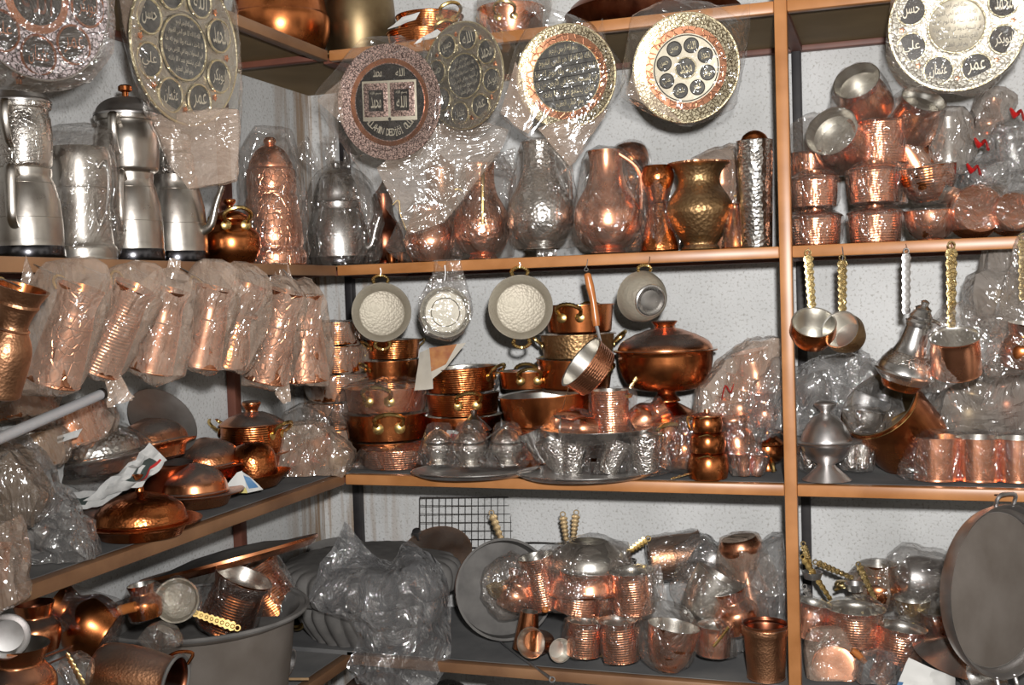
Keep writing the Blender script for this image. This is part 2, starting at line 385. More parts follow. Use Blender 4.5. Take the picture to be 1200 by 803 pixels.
def bag(t, pts=(), m='film_clear', amp=.0035, L=.016, grow=.004, tails=(), d=.0, thick=.012, seed=None, name='plastic_bag', own=True, parent=None):
    """film pulled tight over everything the thing has so far and out to the given pixels; tails = ((x0,y0),(x1,y1),w0px,w1px)"""
    _seed[0] += 1; sd = seed or _seed[0]; rnd = random.Random(sd)
    P = []
    if own:
        for o in descendants(t.e):
            if o.type == 'MESH':
                vs = o.data.vertices; st = max(1, len(vs)//260)
                P += [vs[i].co.copy() for i in range(0, len(vs), st)]
    back = t.R.transposed() @ FW
    for q in pts:
        c = t.px(q[0], q[1], d + (q[2] if len(q) > 2 else 0)); P += [c-back*thick*.5, c+back*thick*.5]
    bm = film_mesh(P, sd, amp, L, grow)
    for v in bm.verts:                       # film lies on the shelf, it does not sink into it
        q = t.pos + t.R @ v.co
        if (q.y > -DB-.002 or q.x < DL+.002) and -.001 < q.y+3:
            for Z in (ZT, ZU, ZM, ZB):
                if Z-.06 < q.z < Z+.0015: q.z = Z+.0015; v.co = t.loc(q)
    for (a, b, w0, w1) in tails:
        A, B = t.px(*a, d), t.px(*b, d); side = (B-A).cross(back)
        vs, fs = fan_geo(A, B, w0*t.s, w1*t.s, side, sd)
        bv = [bm.verts.new(v) for v in vs]
        for f in fs: bm.faces.new([bv[i] for i in f])
    me = bpy.data.meshes.new(name); bm.to_mesh(me); bm.free(); me.materials.append(M[m])
    me.polygons.foreach_set('use_smooth', [True]*len(me.polygons)); me.set_sharp_from_angle(angle=math.radians(26))
    return link(name, me, parent or t.e)
# ------------------------------------------------------------------ lettering
_AR = {'ا': (0xFE8D, 2), 'ب': (0xFE8F, 4), 'ت': (0xFE95, 4), 'ث': (0xFE99, 4), 'ج': (0xFE9D, 4), 'ح': (0xFEA1, 4), 'خ': (0xFEA5, 4), 'د': (0xFEA9, 2), 'ذ': (0xFEAB, 2), 'ر': (0xFEAD, 2),
       'ز': (0xFEAF, 2), 'س': (0xFEB1, 4), 'ش': (0xFEB5, 4), 'ص': (0xFEB9, 4), 'ض': (0xFEBD, 4), 'ط': (0xFEC1, 4), 'ظ': (0xFEC5, 4), 'ع': (0xFEC9, 4), 'غ': (0xFECD, 4), 'ف': (0xFED1, 4),
       'ق': (0xFED5, 4), 'ك': (0xFED9, 4), 'ل': (0xFEDD, 4), 'م': (0xFEE1, 4), 'ن': (0xFEE5, 4), 'ه': (0xFEE9, 4), 'و': (0xFEED, 2), 'ي': (0xFEF1, 4)}
def arabic(txt):
    out = ''
    for i, c in enumerate(txt):
        if c not in _AR: out += c; continue
        pj = i > 0 and txt[i-1] in _AR and _AR[txt[i-1]][1] == 4
        nj = i+1 < len(txt) and txt[i+1] in _AR and _AR[c][1] == 4
        out += chr(_AR[c][0] + ((3 if nj else 1) if pj else (2 if nj else 0)))
    return out[::-1]
_tx = {}
def text_geo(body, w, h, c=(0, 0), z=0, rot=0):
    if body not in _tx:
        cu = bpy.data.curves.new('lettering', 'FONT'); cu.body = body; cu.resolution_u = 2
        o = bpy.data.objects.new('lettering', cu); sc.collection.objects.link(o); bpy.context.view_layer.update()
        me = o.evaluated_get(bpy.context.evaluated_depsgraph_get()).to_mesh()
        vs = [v.co.copy() for v in me.vertices]; fs = [tuple(p.vertices) for p in me.polygons]
        bpy.data.objects.remove(o); bpy.data.curves.remove(cu)
        x0, x1 = min(v.x for v in vs), max(v.x for v in vs); y0, y1 = min(v.y for v in vs), max(v.y for v in vs)
        _tx[body] = ([Vector(((v.x-x0)/(x1-x0)-.5, (v.y-y0)/(y1-y0)-.5, 0)) for v in vs], fs)
    vs, fs = _tx[body]; R = Matrix.Rotation(rot, 3, 'Z')
    return [R @ Vector((v.x*w, v.y*h, 0)) + Vector((c[0], c[1], z)) for v in vs], fs
# ------------------------------------------------------------------ the setting
def struct(name, a, b, m):
    o = mk(name, *box_geo(a, b), m, None, None, smooth=False); o['kind'] = 'structure'; return o
struct('wall_back', (-.1, 0, 0), (3.4, .1, 2.95), 'wall_back_paint')
struct('wall_left', (-.1, -3.4, 0), (0, 0, 2.95), 'wall_left_paint')
struct('floor', (-.1, -3.4, -.1), (3.4, .1, 0), 'floor_concrete')
struct('ceiling', (-.1, -3.4, 2.95), (3.4, .1, 3.05), 'ceiling_paint')
# back rack: posts, tubes and boards
XR = 2.45
def rack_part(e, name, a, b, m, bev=.003): return bevbox(e, name, a, b, m, bev)
rack = T('shelving_rack', 'orange-brown steel tube shelving rack with four shelves along the back wall', 'shelving', (XP, -DB, 0), R=Matrix.Identity(3))
def rp(t, name, a, b, m, bev=.003):
    o = Vector(t.pos); return bevbox(t, name, tuple(Vector(a)-o), tuple(Vector(b)-o), m, bev)
h = TB/2
for x in (XP, XR): rp(rack, 'front_post', (x-h, -DB-.003, 0), (x+h, -DB+TB, 2.62), 'tube_paint')
rp(rack, 'rear_post', (.105, -.030, 0), (.128, -.004, 2.62), 'tube_dark')
for x in (XP, XR): rp(rack, 'rear_post', (x-h, -.030, 0), (x+h-.004, -.004, 2.62), 'tube_dark')
for z in (ZT, ZU, ZM, ZB, ZL):
    for x0, x1 in ((DL+.001, XP-h), (XP+h, XR-h)):
        rp(rack, 'front_tube', (x0, -DB, z-TB), (x1, -DB+TB, z-.0012), 'tube_paint' if z > 1 else 'tube_worn_dim')
    rp(rack, 'rear_tube', (.128, -.029, z-TB), (XR, -.005, z-.004), 'tube_brown')
    for x in (XP, XR): rp(rack, 'side_tube', (x-h, -DB+TB, z-TB), (x+h, -.030, z-.004), 'tube_brown', 0)
    rp(rack, 'side_tube', (DL-TB, -DB+TB, z-TB), (DL, -.030, z-.004), 'tube_brown', 0)
    rp(rack, 'shelf_board', (.004, -DB+TB, z-.013), (XR, -.004, z-.001), 'shelf_dust' if z < ZT-.1 and z != ZU else 'plywood', 0)
lrack = T('shelving_rack', 'brown steel tube shelving rack running along the left wall', 'shelving', (DL, -DB-.9, 0), R=Matrix.Identity(3))
YE = -2.55
for z in (ZT, ZU, ZM, ZB, ZL):
    rp(lrack, 'front_tube', (DL-TB, YE, z-TB), (DL, -DB, z-.0012), 'tube_worn_dim')
    rp(lrack, 'rear_tube', (.004, YE, z-TB), (.028, -DB-.003, z-.004), 'tube_brown')
    rp(lrack, 'cross_tube', (.004, -DB-TB, z-TB-.001), (DL-TB-.001, -DB-.003, z-.004), 'tube_brown')
    rp(lrack, 'shelf_board', (.004, YE, z-.013), (DL-TB, -DB-.003, z-.001), 'shelf_dust' if z < ZT-.1 and z != ZU else 'plywood', 0)
rp(lrack, 'rear_post', (.004, -DB-.032, 0), (.028, -DB-.004, 2.62), 'tube_brown')
rp(lrack, 'rear_post', (.004, YE, 0), (.028, YE+.026, 2.62), 'tube_brown')
rp(lrack, 'front_post', (DL-TB, YE-.027, 0), (DL, YE-.001, 2.62), 'tube_paint')
# ------------------------------------------------------------------ shapes shared by many wares (w, h in picture pixels at the thing's distance)
def rope(parent, name, path, r, m='brass', sm=6):
    p = cr(path, sm)
    return tube(parent, name, p, [r*(1+.28*(i % 2)) for i in range(len(p))], m, 7)
def bhandle(t, c, ang, w, m='brass', rise=.9, out=.55, ros=True, parent=None, r=None):
    """cast brass bow handle with two round plates, at height/radius c=(r, z), towards angle ang (degrees)"""
    a = math.radians(ang); o = Vector((math.cos(a), math.sin(a), 0)); sd = Vector((-o.y, o.x, 0)); b = o*c[0]+Vector((0, 0, c[1]))
    r = r or w*.07
    hd = rope(parent or t, 'handle', [b-sd*w*.42+o*r*.6, b-sd*w*.5+o*w*out*.6+Vector((0, 0, w*rise*.3)), b-sd*w*.2+o*w*out+Vector((0, 0, w*rise*.5)), b+sd*w*.2+o*w*out+Vector((0, 0, w*rise*.5)), b+sd*w*.5+o*w*out*.6+Vector((0, 0, w*rise*.3)), b+sd*w*.42+o*r*.6], r, m)
    if ros:
        for k in (-1, 1):
            mx = Matrix.Translation(b+sd*k*w*.38-o*.001-Vector((0, 0, w*.1))) @ facing(o).to_4x4()
            lathe(hd, 'rosette', [(0, .25), (.6, .2), (1, 0), (1, -.15), (0, -.15)], m, w*.2, w*.2, 14, mx=mx)
    return hd
def pan(t, w, h, m='old_copper_rows', im='tin', hands=(180, 0), hw=None, taper=.93, hm='brass', lip=.03, empty=True, ros=True):
    s = t.s; R = w*s/2; H = h*s; hh = (hw or w*.24)*s
    tk = .006*R/.1
    o = [(0, 0), (taper*.94, 0), (taper, .06*1), (1, 1), (1+lip, 1.0), (1+lip, 1.03)]
    i = [(1+lip, 1.03), (.97, 1.0), (taper-.03, .1), (0, .08)]
    b = lathe(t, 'body', o, m, R, H, 44, inner=i, im=im)
    for a in hands: bhandle(t, (R*.99, H*.66), a, hh, hm, ros=ros)
    return b
def pot(t, w, h, prof, m, im='tin', depthk=.75, seg=40, name='body'):
    """open vessel from an outer profile; lined inside"""
    s = t.s; R = w*s/2; H = h*s
    pts = cr([(a, b, 0) for a, b in prof], 4); o = [(v[0], v[1]) for v in pts]
    z0 = 1-depthk
    i = [(max(r-.035, 0), z) for r, z in reversed(o) if z > z0] + [(0, z0)]
    return lathe(t, name, o, m, R, H, seg, inner=i, im=im)
def cover(t, w, h, m='dusty_copper_hammered', tray=.34, knob='bead', wt=1.0, dome=.74, parent=None, z0=0, name='lid'):
    """round dome lid standing on z0"""
    s = t.s; R = w*s/2; H = h*s
    p = [(.99, 0), (1.0, .06), (.97, .1), (.95, .22), (.9, .42), (.74, .66), (.5, .84), (.22, .95), (.1, 1.0)]
    if knob == 'bead': k = [(.1, 1.0), (.09, 1.1), (.16, 1.2), (.16, 1.32), (.10, 1.38), (0, 1.38)]
    elif knob == 'ring': k = [(.13, 1.0), (.12, 1.06), (.12, 1.2), (.21, 1.3), (.21, 1.36), (.13, 1.36), (0, 1.3)]
    elif knob == 'stalk': k = [(.1, 1.0), (.08, 1.12), (.09, 1.32), (.14, 1.52), (.13, 1.58), (0, 1.58)]
    else: k = [(0, 1.0)]
    z = z0
    mx = Matrix.Translation((0, 0, z))
    l = lathe(parent or t, name, p, m, R, H, 44, 3, mx=mx)
    lathe(l, 'knob', k, m, R, H, 20, 2, mx=mx)
    return l
def sahan(t, w, h, m='dusty_copper_hammered', knob='bead', lidw=.78, mt=None, trayh=.3, domeh=.62):
    """lidded serving dish: wide-rimmed plate below, domed cover above"""
    s = t.s; R = w*s/2; H = h*s
    p = [(0, 0), (.58, 0), (.66, .03*1), (.74, .6), (.80, .80), (.99, .92), (1.0, 1.0), (.97, 1.02), (.80, .92), (.6, .85), (0, .85)]
    lathe(t, 'plate', p, mt or m, R, H*trayh, 52)
    cover(t, w*lidw, h*domeh, m, knob=knob, z0=H*trayh*.93)
def strip(parent, a, b, w0, w1, m='brass_engraved', name='handle', holes=6, th=.004, up=None):
    """openwork cast handle: two wavy rails with rings between them"""
    a, b = Vector(a), Vector(b); ax = (b-a).normalized(); sd = ax.cross(up or Vector((0, 1, 0))).normalized(); nn = ax.cross(sd)
    n = 40; vs, fs = [], []
    for i in range(n+1):
        u = i/n; wd = (w0+(w1-w0)*u)*.5*(1+.17*math.sin(u*holes*2*math.pi-1.5)); p = a.lerp(b, u)
        vs += [p-sd*wd+nn*th*.3, p-sd*wd*.5+nn*th, p+sd*wd*.5+nn*th, p+sd*wd+nn*th*.3, p+sd*wd-nn*th*.5, p-sd*wd-nn*th*.5]
    for i in range(n):
        for k in range(6): fs.append((i*6+k, i*6+(k+1) % 6, i*6+6+(k+1) % 6, i*6+6+k))
    fs += [(5, 4, 3, 2, 1, 0), tuple(n*6+k for k in range(6))]
    gs = [(vs, fs)]
    for i in range(holes):
        u = (i+.62)/holes; wd = (w0+(w1-w0)*u)
        for k in (1, -1): gs.append(ring_geo(a.lerp(b, min(u, .97))+nn*th*k, nn, wd*.22, wd*.06, 12, 5))
    gs.append(ring_geo(b+ax*w1*.35, nn, w1*.32, th, 14, 6))
    return mk(name, *join(*gs), m, None, parent)
def hook(t, a, b, r=.0012, m='steel', name='hook'):
    """wire from the thing up to what it hangs from (world points)"""
    A, B = t.loc(a), t.loc(b)
    return tube(t, name, [A, A.lerp(B, .5)+Vector((.002, 0, 0)), B], r, m, 6, 3)
def fc(a=0, b=0):
    a, b = math.radians(a), math.radians(b)
    return -HV*math.cos(a)*math.cos(b) + _r*math.sin(a)*math.cos(b) + Vector((0, 0, 1))*math.sin(b)
def sheet(parent, name, pts, m, amp=.006, seed=1, n=9, th=.0008, fold=0, patches=()):
    """a crumpled sheet of paper over four corner points; patches = ((u0,u1,v0,v1,material),...)"""
    A, B, C, D = [Vector(p) for p in pts]; nn = (B-A).cross(D-A).normalized(); vs, fs, fm = [], [], []
    ms = [m]
    for j in range(n+1):
        for i in range(n+1):
            u, v = i/n, j/n; p = A.lerp(B, u).lerp(D.lerp(C, u), v)
            q = p*28+Vector((seed, seed*2, 0)); vs.append(p+nn*(amp*(1-2*abs(noise.noise(q)))+fold*math.sin(u*math.pi)))
    for j in range(n):
        for i in range(n):
            fs.append((j*(n+1)+i, j*(n+1)+i+1, (j+1)*(n+1)+i+1, (j+1)*(n+1)+i)); k = 0
            for (u0, u1, v0, v1, pm) in patches:
                if u0 <= (i+.5)/n <= u1 and v0 <= (j+.5)/n <= v1:
                    if pm not in ms: ms.append(pm)
                    k = ms.index(pm)
            fm.append(k)
    nv = len(vs); vs += [v-nn*th for v in vs]; f2 = [tuple(i+nv for i in reversed(f)) for f in fs]
    o = mk(name, vs, fs+f2, ms, fm+fm, parent, ang=30); return o
EWER = [(0, 0), (.48, 0), (.52, .02), (.46, .05), (.74, .10), (.96, .23), (1, .34), (.95, .46), (.76, .58), (.58, .68), (.50, .80), (.50, .92), (.54, 1)]
VASE = [(0, 0), (.52, 0), (.56, .03), (.50, .08), (.72, .20), (.98, .40), (1, .50), (.86, .62), (.66, .74), (.62, .84), (.74, .95), (.86, 1)]
HOUR = [(0, 0), (.92, 0), (1, .04), (.95, .12), (.66, .38), (.52, .55), (.54, .60), (.70, .72), (.88, .86), (.80, .96), (.72, 1)]
CUP = [(0, 0), (.55, 0), (.62, .04), (.72, .2), (.80, .5), (.92, .9), (1, 1)]
BOWL = [(0, 0), (.45, 0), (.5, .04), (.72, .2), (.92, .55), (1, .95), (1.02, 1)]
BELLY = [(0, 0), (.78, 0), (.9, .06), (1, .3), (.96, .5), (.74, .66), (.66, .74), (.72, .86), (.8, 1)]
JUG = [(0, 0), (.94, 0), (1, .03), (.98, .08), (.91, .3), (.82, .6), (.76, .72), (.74, .80), (.80, .92), (.88, 1)]
CEZVE = [(0, 0), (.90, 0), (1, .05), (1, .2), (.92, .5), (.80, .74), (.80, .80), (.92, 1)]
SAUCE = [(0, 0), (.92, 0), (.98, .04), (1, .3), (1, 1), (1.04, 1.0)]
def ware(name, label, cat, pos, w, h, prof, m, im='tin', group=None, tilt=0, lean=0, spin=0, dk=.75, R=None, seg=40):
    t = T(name, label, cat, pos, tilt, lean, spin, group, R); t.R_ = w*t.s/2; t.H = h*t.s
    pot(t, w, h, prof, m, im, dk, seg); return t
def side_handle(t, a0, z0, z1, out, r=.004, m='brass', rad=None, name='handle'):
    """looped handle on the side of a jug: from height z0 to z1 (metres), standing out by out"""
    a = math.radians(a0); o = Vector((math.cos(a), math.sin(a), 0)); r0, r1 = rad
    Z = Vector((0, 0, 1))
    return tube(t, name, [o*r1+Z*z1, o*(r1+out*.8)+Z*(z1+.01), o*(r1+out)+Z*(z0*.3+z1*.7), o*(r0+out*.5)+Z*(z0*.8+z1*.2), o*r0+Z*z0], [r, r*1.1, r, r*.9, r*.8], m, 8, 6, .7)
def spout(t, ang, r0, z0, z1, out, w0, w1, m):
    a = math.radians(ang); o = Vector((math.cos(a), math.sin(a), 0)); Z = Vector((0, 0, 1))
    return tube(t, 'spout', [o*r0*.9+Z*z0, o*(r0+out*.35)+Z*(z0+(z1-z0)*.15), o*(r0+out*.65)+Z*(z0+(z1-z0)*.6), o*(r0+out)+Z*z1], [w0, w0*.85, w1*1.15, w1], m, 10, 6)
# ------------------------------------------------------------------ engraved plates
NAMES = ['الله', 'محمد', 'ابوبكر', 'عمر', 'عثمان', 'علي', 'حسن', 'حسين']
VERSE = ['بسم الله الرحمن الرحيم', 'الله لا اله الا هو الحي القيوم', 'لا تاخذه سنة ولا نوم له ما'.replace('ة', 'ه'), 'في السموات وما في الارض من ذا', 'الذي يشفع عنده الا باذنه', 'وهو العلي العظيم']
def annulus(t, name, R, a, b, za, zb, m, seg=64, wav=0, parent=None, mid=None):
    p = [(a, za-.006), (a, za), *( [mid] if mid else []), (b, zb), (b, zb-.006)]
    return lathe(parent or t, name, p, m, R, R, seg, fn=(lambda an, z: 1+wav*abs(math.sin(an*15))) if wav else None)
def medallion(t, R, c, r, word, mb, mr, mt, z, ry=1, rot=0):
    d = lathe(t, 'medallion', [(0, .01), (1, .01), (1, -.02)], mb, r, r*.5, 28, mx=Matrix.Translation((c[0], c[1], z)) @ Matrix.Diagonal((1, ry, 1, 1)))
    mk('medallion_rim', *ring_geo((c[0], c[1], z+r*.02), (0, 0, 1), r*1.0, r*.075, 28, 6), mr, None, d)
    lt = text_geo(arabic(word), r*1.18, r*1.0*ry, c, z+r*.05, rot)
    mk('lettering', *lt, mt, None, d, smooth=False)
    return d
def verse(t, R, z, m, n=6, hw=.9, gap=.8, rule=None, parent=None):
    gs = []; hgt = 2*R/(n+.35)
    for i in range(n):
        y = R-(i+.68)*hgt; half = math.sqrt(max(R*R-(abs(y)+hgt*.35)**2, .05*R*R))*hw
        gs.append(text_geo(arabic(VERSE[i % len(VERSE)]), 2*half, hgt*gap, (0, y), z))
    o = mk('lettering', *join(*gs), m, None, parent or t, smooth=False)
    if rule:
        rs = []
        for i in range(1, n):
            y = R-(i+.18)*hgt; half = math.sqrt(max(R*R-y*y, .01))*.97; rs.append(box_geo((-half, y-R*.012, z-.001), (half, y+R*.012, z+.0004)))
        mk('rule', *join(*rs), rule, None, parent or t, smooth=False)
def plate_base(t, R, m, edge='gold_plate'):
    lathe(t, 'dish', [(0, -.02), (.62, -.02), (.70, -.01), (1, .05), (1.0, .068), (.985, .072), (.70, .015), (.64, 0), (0, 0)], m, R, R, 72)
    mk('edge', *ring_geo((0, 0, R*.064), (0, 0, 1), R*.992, R*.018, 64, 6), edge, None, t.e)
# ------------------------------------------------------------------ engraved plates hung from the top shelf
def hang_plate(name, label, px, py, rpx, n, roll=0, plane='Y', group=None):
    p = onY(px, py, -DB-.035) if plane == 'Y' else onX(px, py, DL+.03)
    t = T(name, label, 'plate', p, R=facing(n, roll=roll), group=group); t.r = rpx*t.s
    return t
def hang_wire(t):
    top = t.pos + t.R @ Vector((0, t.r*.97, 0)); 
    b = Vector((top.x, -DB-.002, max(top.z+.02, ZT-.012))) if t.pos.y > -DB-.1 else Vector((DL+.002, top.y, max(top.z+.02, ZT-.012)))
    hook(t, top, b)
# black plate with the open book
t = hang_plate('wall_plate', 'black plate with a raised open book and pale lettering, in a loose clear bag', 457, 120, 66, (-.02, -1, -.10), -3)
R = t.r; plate_base(t, R, 'plate_black', 'floral_pink')
annulus(t, 'rim', R, .765, .985, .034, .077, 'floral_pink')
annulus(t, 'border', R, .67, .775, .018, .036, 'copper', wav=.02)
lathe(t, 'field', [(0, .012), (.685, .014), (.685, 0)], 'plate_black', R, R, 64)
mk('border_line', *ring_geo((0, 0, R*.02), (0, 0, 1), R*.675, R*.008, 64, 5), 'floral_pink', None, t.e)
bk = bevbox(t, 'book', (-.53*R, -.32*R, R*.012), (.53*R, .38*R, R*.03), 'pale_plate', R*.008)
for k in (-1, 1):
    bevbox(bk, 'page', (k*.26*R-.235*R, -.25*R, R*.03), (k*.26*R+.235*R, .34*R, R*.045), 'floral_pink', R*.008)
    bevbox(bk, 'page_panel', (k*.25*R-.145*R, -.15*R, R*.045), (k*.25*R+.145*R, .22*R, R*.05), 'plate_black', 0)
    mk('lettering', *text_geo(arabic('الله' if k > 0 else 'محمد'), .2*R, .20*R, (k*.25*R, .0), R*.053), 'pale_plate', None, bk, smooth=False)
    mk('lettering', *text_geo(arabic('بسم الله'), .22*R, .07*R, (k*.25*R, .16*R), R*.053), 'pale_plate', None, bk, smooth=False)
    mk('lettering', *text_geo(arabic('الله' if k > 0 else 'محمد'), .17*R, .13*R, (k*.22*R, .51*R), R*.017), 'pale_plate', None, t.e, smooth=False)
lathe(bk, 'clasp', [(0, .02), (.03, .01), (.03, 0)], 'plate_black', R, R, 12, mx=Matrix.Translation((0, -.29*R, R*.03)))
gs = []
for i, ch in enumerate('ALLAHIN DEDİĞİ OLUR'):
    if ch == ' ': continue
    a = math.radians(-90 + (i-9)*6.0); rr = .52*R
    wd = .030*R if ch in 'Iİ' else .058*R
    hh = .125*R*(1.25 if ch in 'İĞ' else 1)
    gs.append(text_geo(ch, wd, hh, (rr*math.cos(a), rr*math.sin(a)), R*.018, a+math.pi/2))
mk('lettering', *join(*gs), 'pale_plate', None, t.e, smooth=False)
bag(t, [(367, 117), (408, 82), (424, 47), (470, 44), (505, 62), (533, 120), (600, 150), (590, 172), (520, 262), (478, 276), (440, 205), (398, 160)], 'film_plate', .003, .02, .003)
bag(t, [(438, 196), (470, 200), (515, 178), (535, 130), (598, 150), (590, 172), (520, 262), (478, 276)], 'film_foggy', .004, .02, .002, own=False, d=-.012, thick=.006, name='bag_fold')
bag(t, [(368, 117), (400, 90), (404, 150)], 'film_foggy', .003, .02, .002, own=False, d=-.012, thick=.006, name='bag_fold')
hang_wire(t)
def ayet(t, bright, words=8, cr_=.40, rm=.705, mr=.215, field='grey_plate', edge='gold_plate', cdisc='plate_charcoal', ctxt='pale_plate', mt='pale_plate'):
    R = t.r; plate_base(t, R, field, edge)
    annulus(t, 'rim', R, .46, .97, .02, .075, field, mid=(.72, .024))
    c = lathe(t, 'centre', [(0, .02), (.97, .022), (1.0, .03), (1.0, 0)], cdisc, R*cr_, R, 48)
    mk('centre_rim', *ring_geo((0, 0, R*.03), (0, 0, 1), R*cr_*1.04, R*.016, 48, 6), edge, None, t.e)
    verse(t, R*cr_*.95, R*.034, ctxt, 6, .95, .86, parent=c)
    for k in range(8):
        a = math.radians(90-22.5-45*k)
        medallion(t, R, (R*rm*math.cos(a), R*rm*math.sin(a)), R*mr, NAMES[k], 'plate_charcoal' if bright else 'plate_black', edge, mt, R*.046)
        a2 = a+math.radians(22.5)
        lathe(t, 'blossom', [(0, .02), (.04, .015), (.055, 0)], 'copper', R, R, 10, fn=lambda an, z: .75+.25*math.cos(an*5), mx=Matrix.Translation((R*.8*math.cos(a2), R*.8*math.sin(a2), R*.047)))
# silver plate half hidden behind the book plate
t = hang_plate('wall_plate', 'grey engraved plate partly hidden behind the black book plate', 543, 88, 62, (-.38, -1, -.08), 8)
t.e.location = t.pos = t.pos+Vector((0, .012, 0))
ayet(t, True)
bag(t, [(497, 20), (540, 8), (570, 20), (606, 60), (610, 120), (560, 160)], 'film_plate', .003, .02, .002)
hang_wire(t)
# plate of six verse lines
t = hang_plate('wall_plate', 'round gold plate with six lines of script and a copper ring, bag knotted above', 664, 90, 60, (.02, -1, -.10), 4)
R = t.r; plate_base(t, R, 'gold_plate')
annulus(t, 'rim', R, .82, .975, .044, .075, 'floral_gold'); annulus(t, 'border', R, .68, .82, .018, .044, 'copper_engraved')
c = lathe(t, 'centre', [(0, .016), (.68, .018), (.68, 0)], 'plate_charcoal', R, R, 56)
mk('centre_rim', *ring_geo((0, 0, R*.022), (0, 0, 1), R*.675, R*.014, 56, 6), 'gold_plate', None, t.e)
verse(t, R*.66, R*.024, 'gold_plate', 6, .97, .88, 'plate_black', parent=c)
bag(t, [(585, 132), (600, 70), (622, 22), (645, 12), (690, 28), (735, 90), (668, 196), (630, 165)], 'film_plate', .003, .02, .002, tails=(((640, 22), (634, 2), 8, 18),))
bag(t, [(630, 150), (664, 155), (712, 128), (668, 196)], 'film_foggy', .003, .02, .002, own=False, d=-.005, thick=.006, name='bag_fold')
bag(t, [(586, 132), (604, 70), (606, 110), (625, 150), (620, 158)], 'film_foggy', .003, .02, .002, own=False, d=-.005, thick=.006, name='bag_fold')
hang_wire(t)
# plate with ring of medallions
t = hang_plate('wall_plate', 'gold plate with a copper ring round eight small medallions, in a many-cornered bag', 804, 80, 63, (-.03, -1, -.10), 6)
R = t.r; plate_base(t, R, 'gold_plate')
annulus(t, 'rim', R, .76, .975, .032, .075, 'floral_gold'); annulus(t, 'border', R, .63, .76, .018, .032, 'copper_engraved')
lathe(t, 'field', [(0, .014), (.635, .016), (.635, 0)], 'pale_plate', R, R, 56)
mk('field_line', *ring_geo((0, 0, R*.018), (0, 0, 1), R*.60, R*.012, 56, 5), 'plate_black', None, t.e)
for k in range(8):
    a = math.radians(90-22.5-45*k); medallion(t, R, (R*.42*math.cos(a), R*.42*math.sin(a)), R*.135, NAMES[k], 'plate_charcoal', 'plate_black', 'gold_plate', R*.024)
medallion(t, R, (0, 0), R*.19, 'محمد', 'plate_charcoal', 'gold_plate', 'gold_plate', R*.026)
bag(t, [(741, 20), (780, 2), (830, 4), (876, 30), (872, 62), (858, 128), (808, 147), (728, 112)], 'film_plate', .0035, .018, .002)
bag(t, [(730, 110), (741, 80), (748, 108), (800, 143), (806, 147)], 'film_foggy', .003, .02, .002, own=False, d=-.005, thick=.006, name='bag_fold')
hang_wire(t)
# bright plate top right
t = hang_plate('wall_plate', 'bright pale gold plate with dark medallions, cut by the top right corner of the view', 1121, 30, 76, (.05, -1, -.06), 0)
ayet(t, False, field='floral_silver', cdisc='pale_plate', ctxt='plate_charcoal', rm=.72, mr=.215)
bag(t, [(1044, 40), (1043, 75), (1062, 105), (1150, 110), (1186, 75), (1205, 30), (1190, -40), (1060, -40)], 'film_clear', .0035, .018, .002)
hang_wire(t)
# left rack: black plate, silver plate in a long bag
t = hang_plate('wall_plate', 'dark plate with copper-rimmed black medallions on white tracery, high above the teapots', 42, -4, 97, (1, -.24, -.08), 0, 'X')
R = t.r; plate_base(t, R, 'floral_white', 'silver'); annulus(t, 'rim', R, .40, .975, .02, .075, 'floral_white', mid=(.72, .024))
c = lathe(t, 'centre', [(0, .022), (.35, .022), (.35, 0)], 'plate_black', R, R, 48)
annulus(t, 'centre_ring', R, .34, .44, .03, .024, 'copper', parent=c)
mk('lettering', *text_geo(arabic('الله'), R*.42, R*.4, (0, 0), R*.026), 'dark_copper', None, c, smooth=False)
for k in range(8):
    a = math.radians(90-45*k); medallion(t, R, (R*.70*math.cos(a), R*.70*math.sin(a)), R*.235, NAMES[k], 'plate_black', 'old_copper', 'copper', R*.046)
bag(t, [(-30, 100), (60, 104), (104, 95), (128, 62), (131, 10), (125, -40)], 'film_clear', .003, .02, .002)
hang_wire(t)
t = hang_plate('wall_plate', 'grey engraved plate in a long bag that hangs over the teapots', 214, 56, 90, (1, -.13, -.06), 0, 'X')
ayet(t, True)
bag(t, [(136, -20), (142, 20), (152, 62), (176, 140), (204, 200), (222, 221), (276, 212), (281, 100), (274, 0), (260, -20)], 'film_plate', .003, .022, .002)
bag(t, [(178, 138), (214, 152), (256, 146), (279, 128), (276, 212), (222, 221), (204, 198)], 'film_foggy', .004, .022, .002, own=False, d=.01, thick=.008, name='bag_fold')
bag(t, [(138, -10), (152, -10), (158, 66), (176, 130)], 'film_foggy', .003, .022, .002, own=False, d=.0, thick=.008, name='bag_fold')
hang_wire(t)
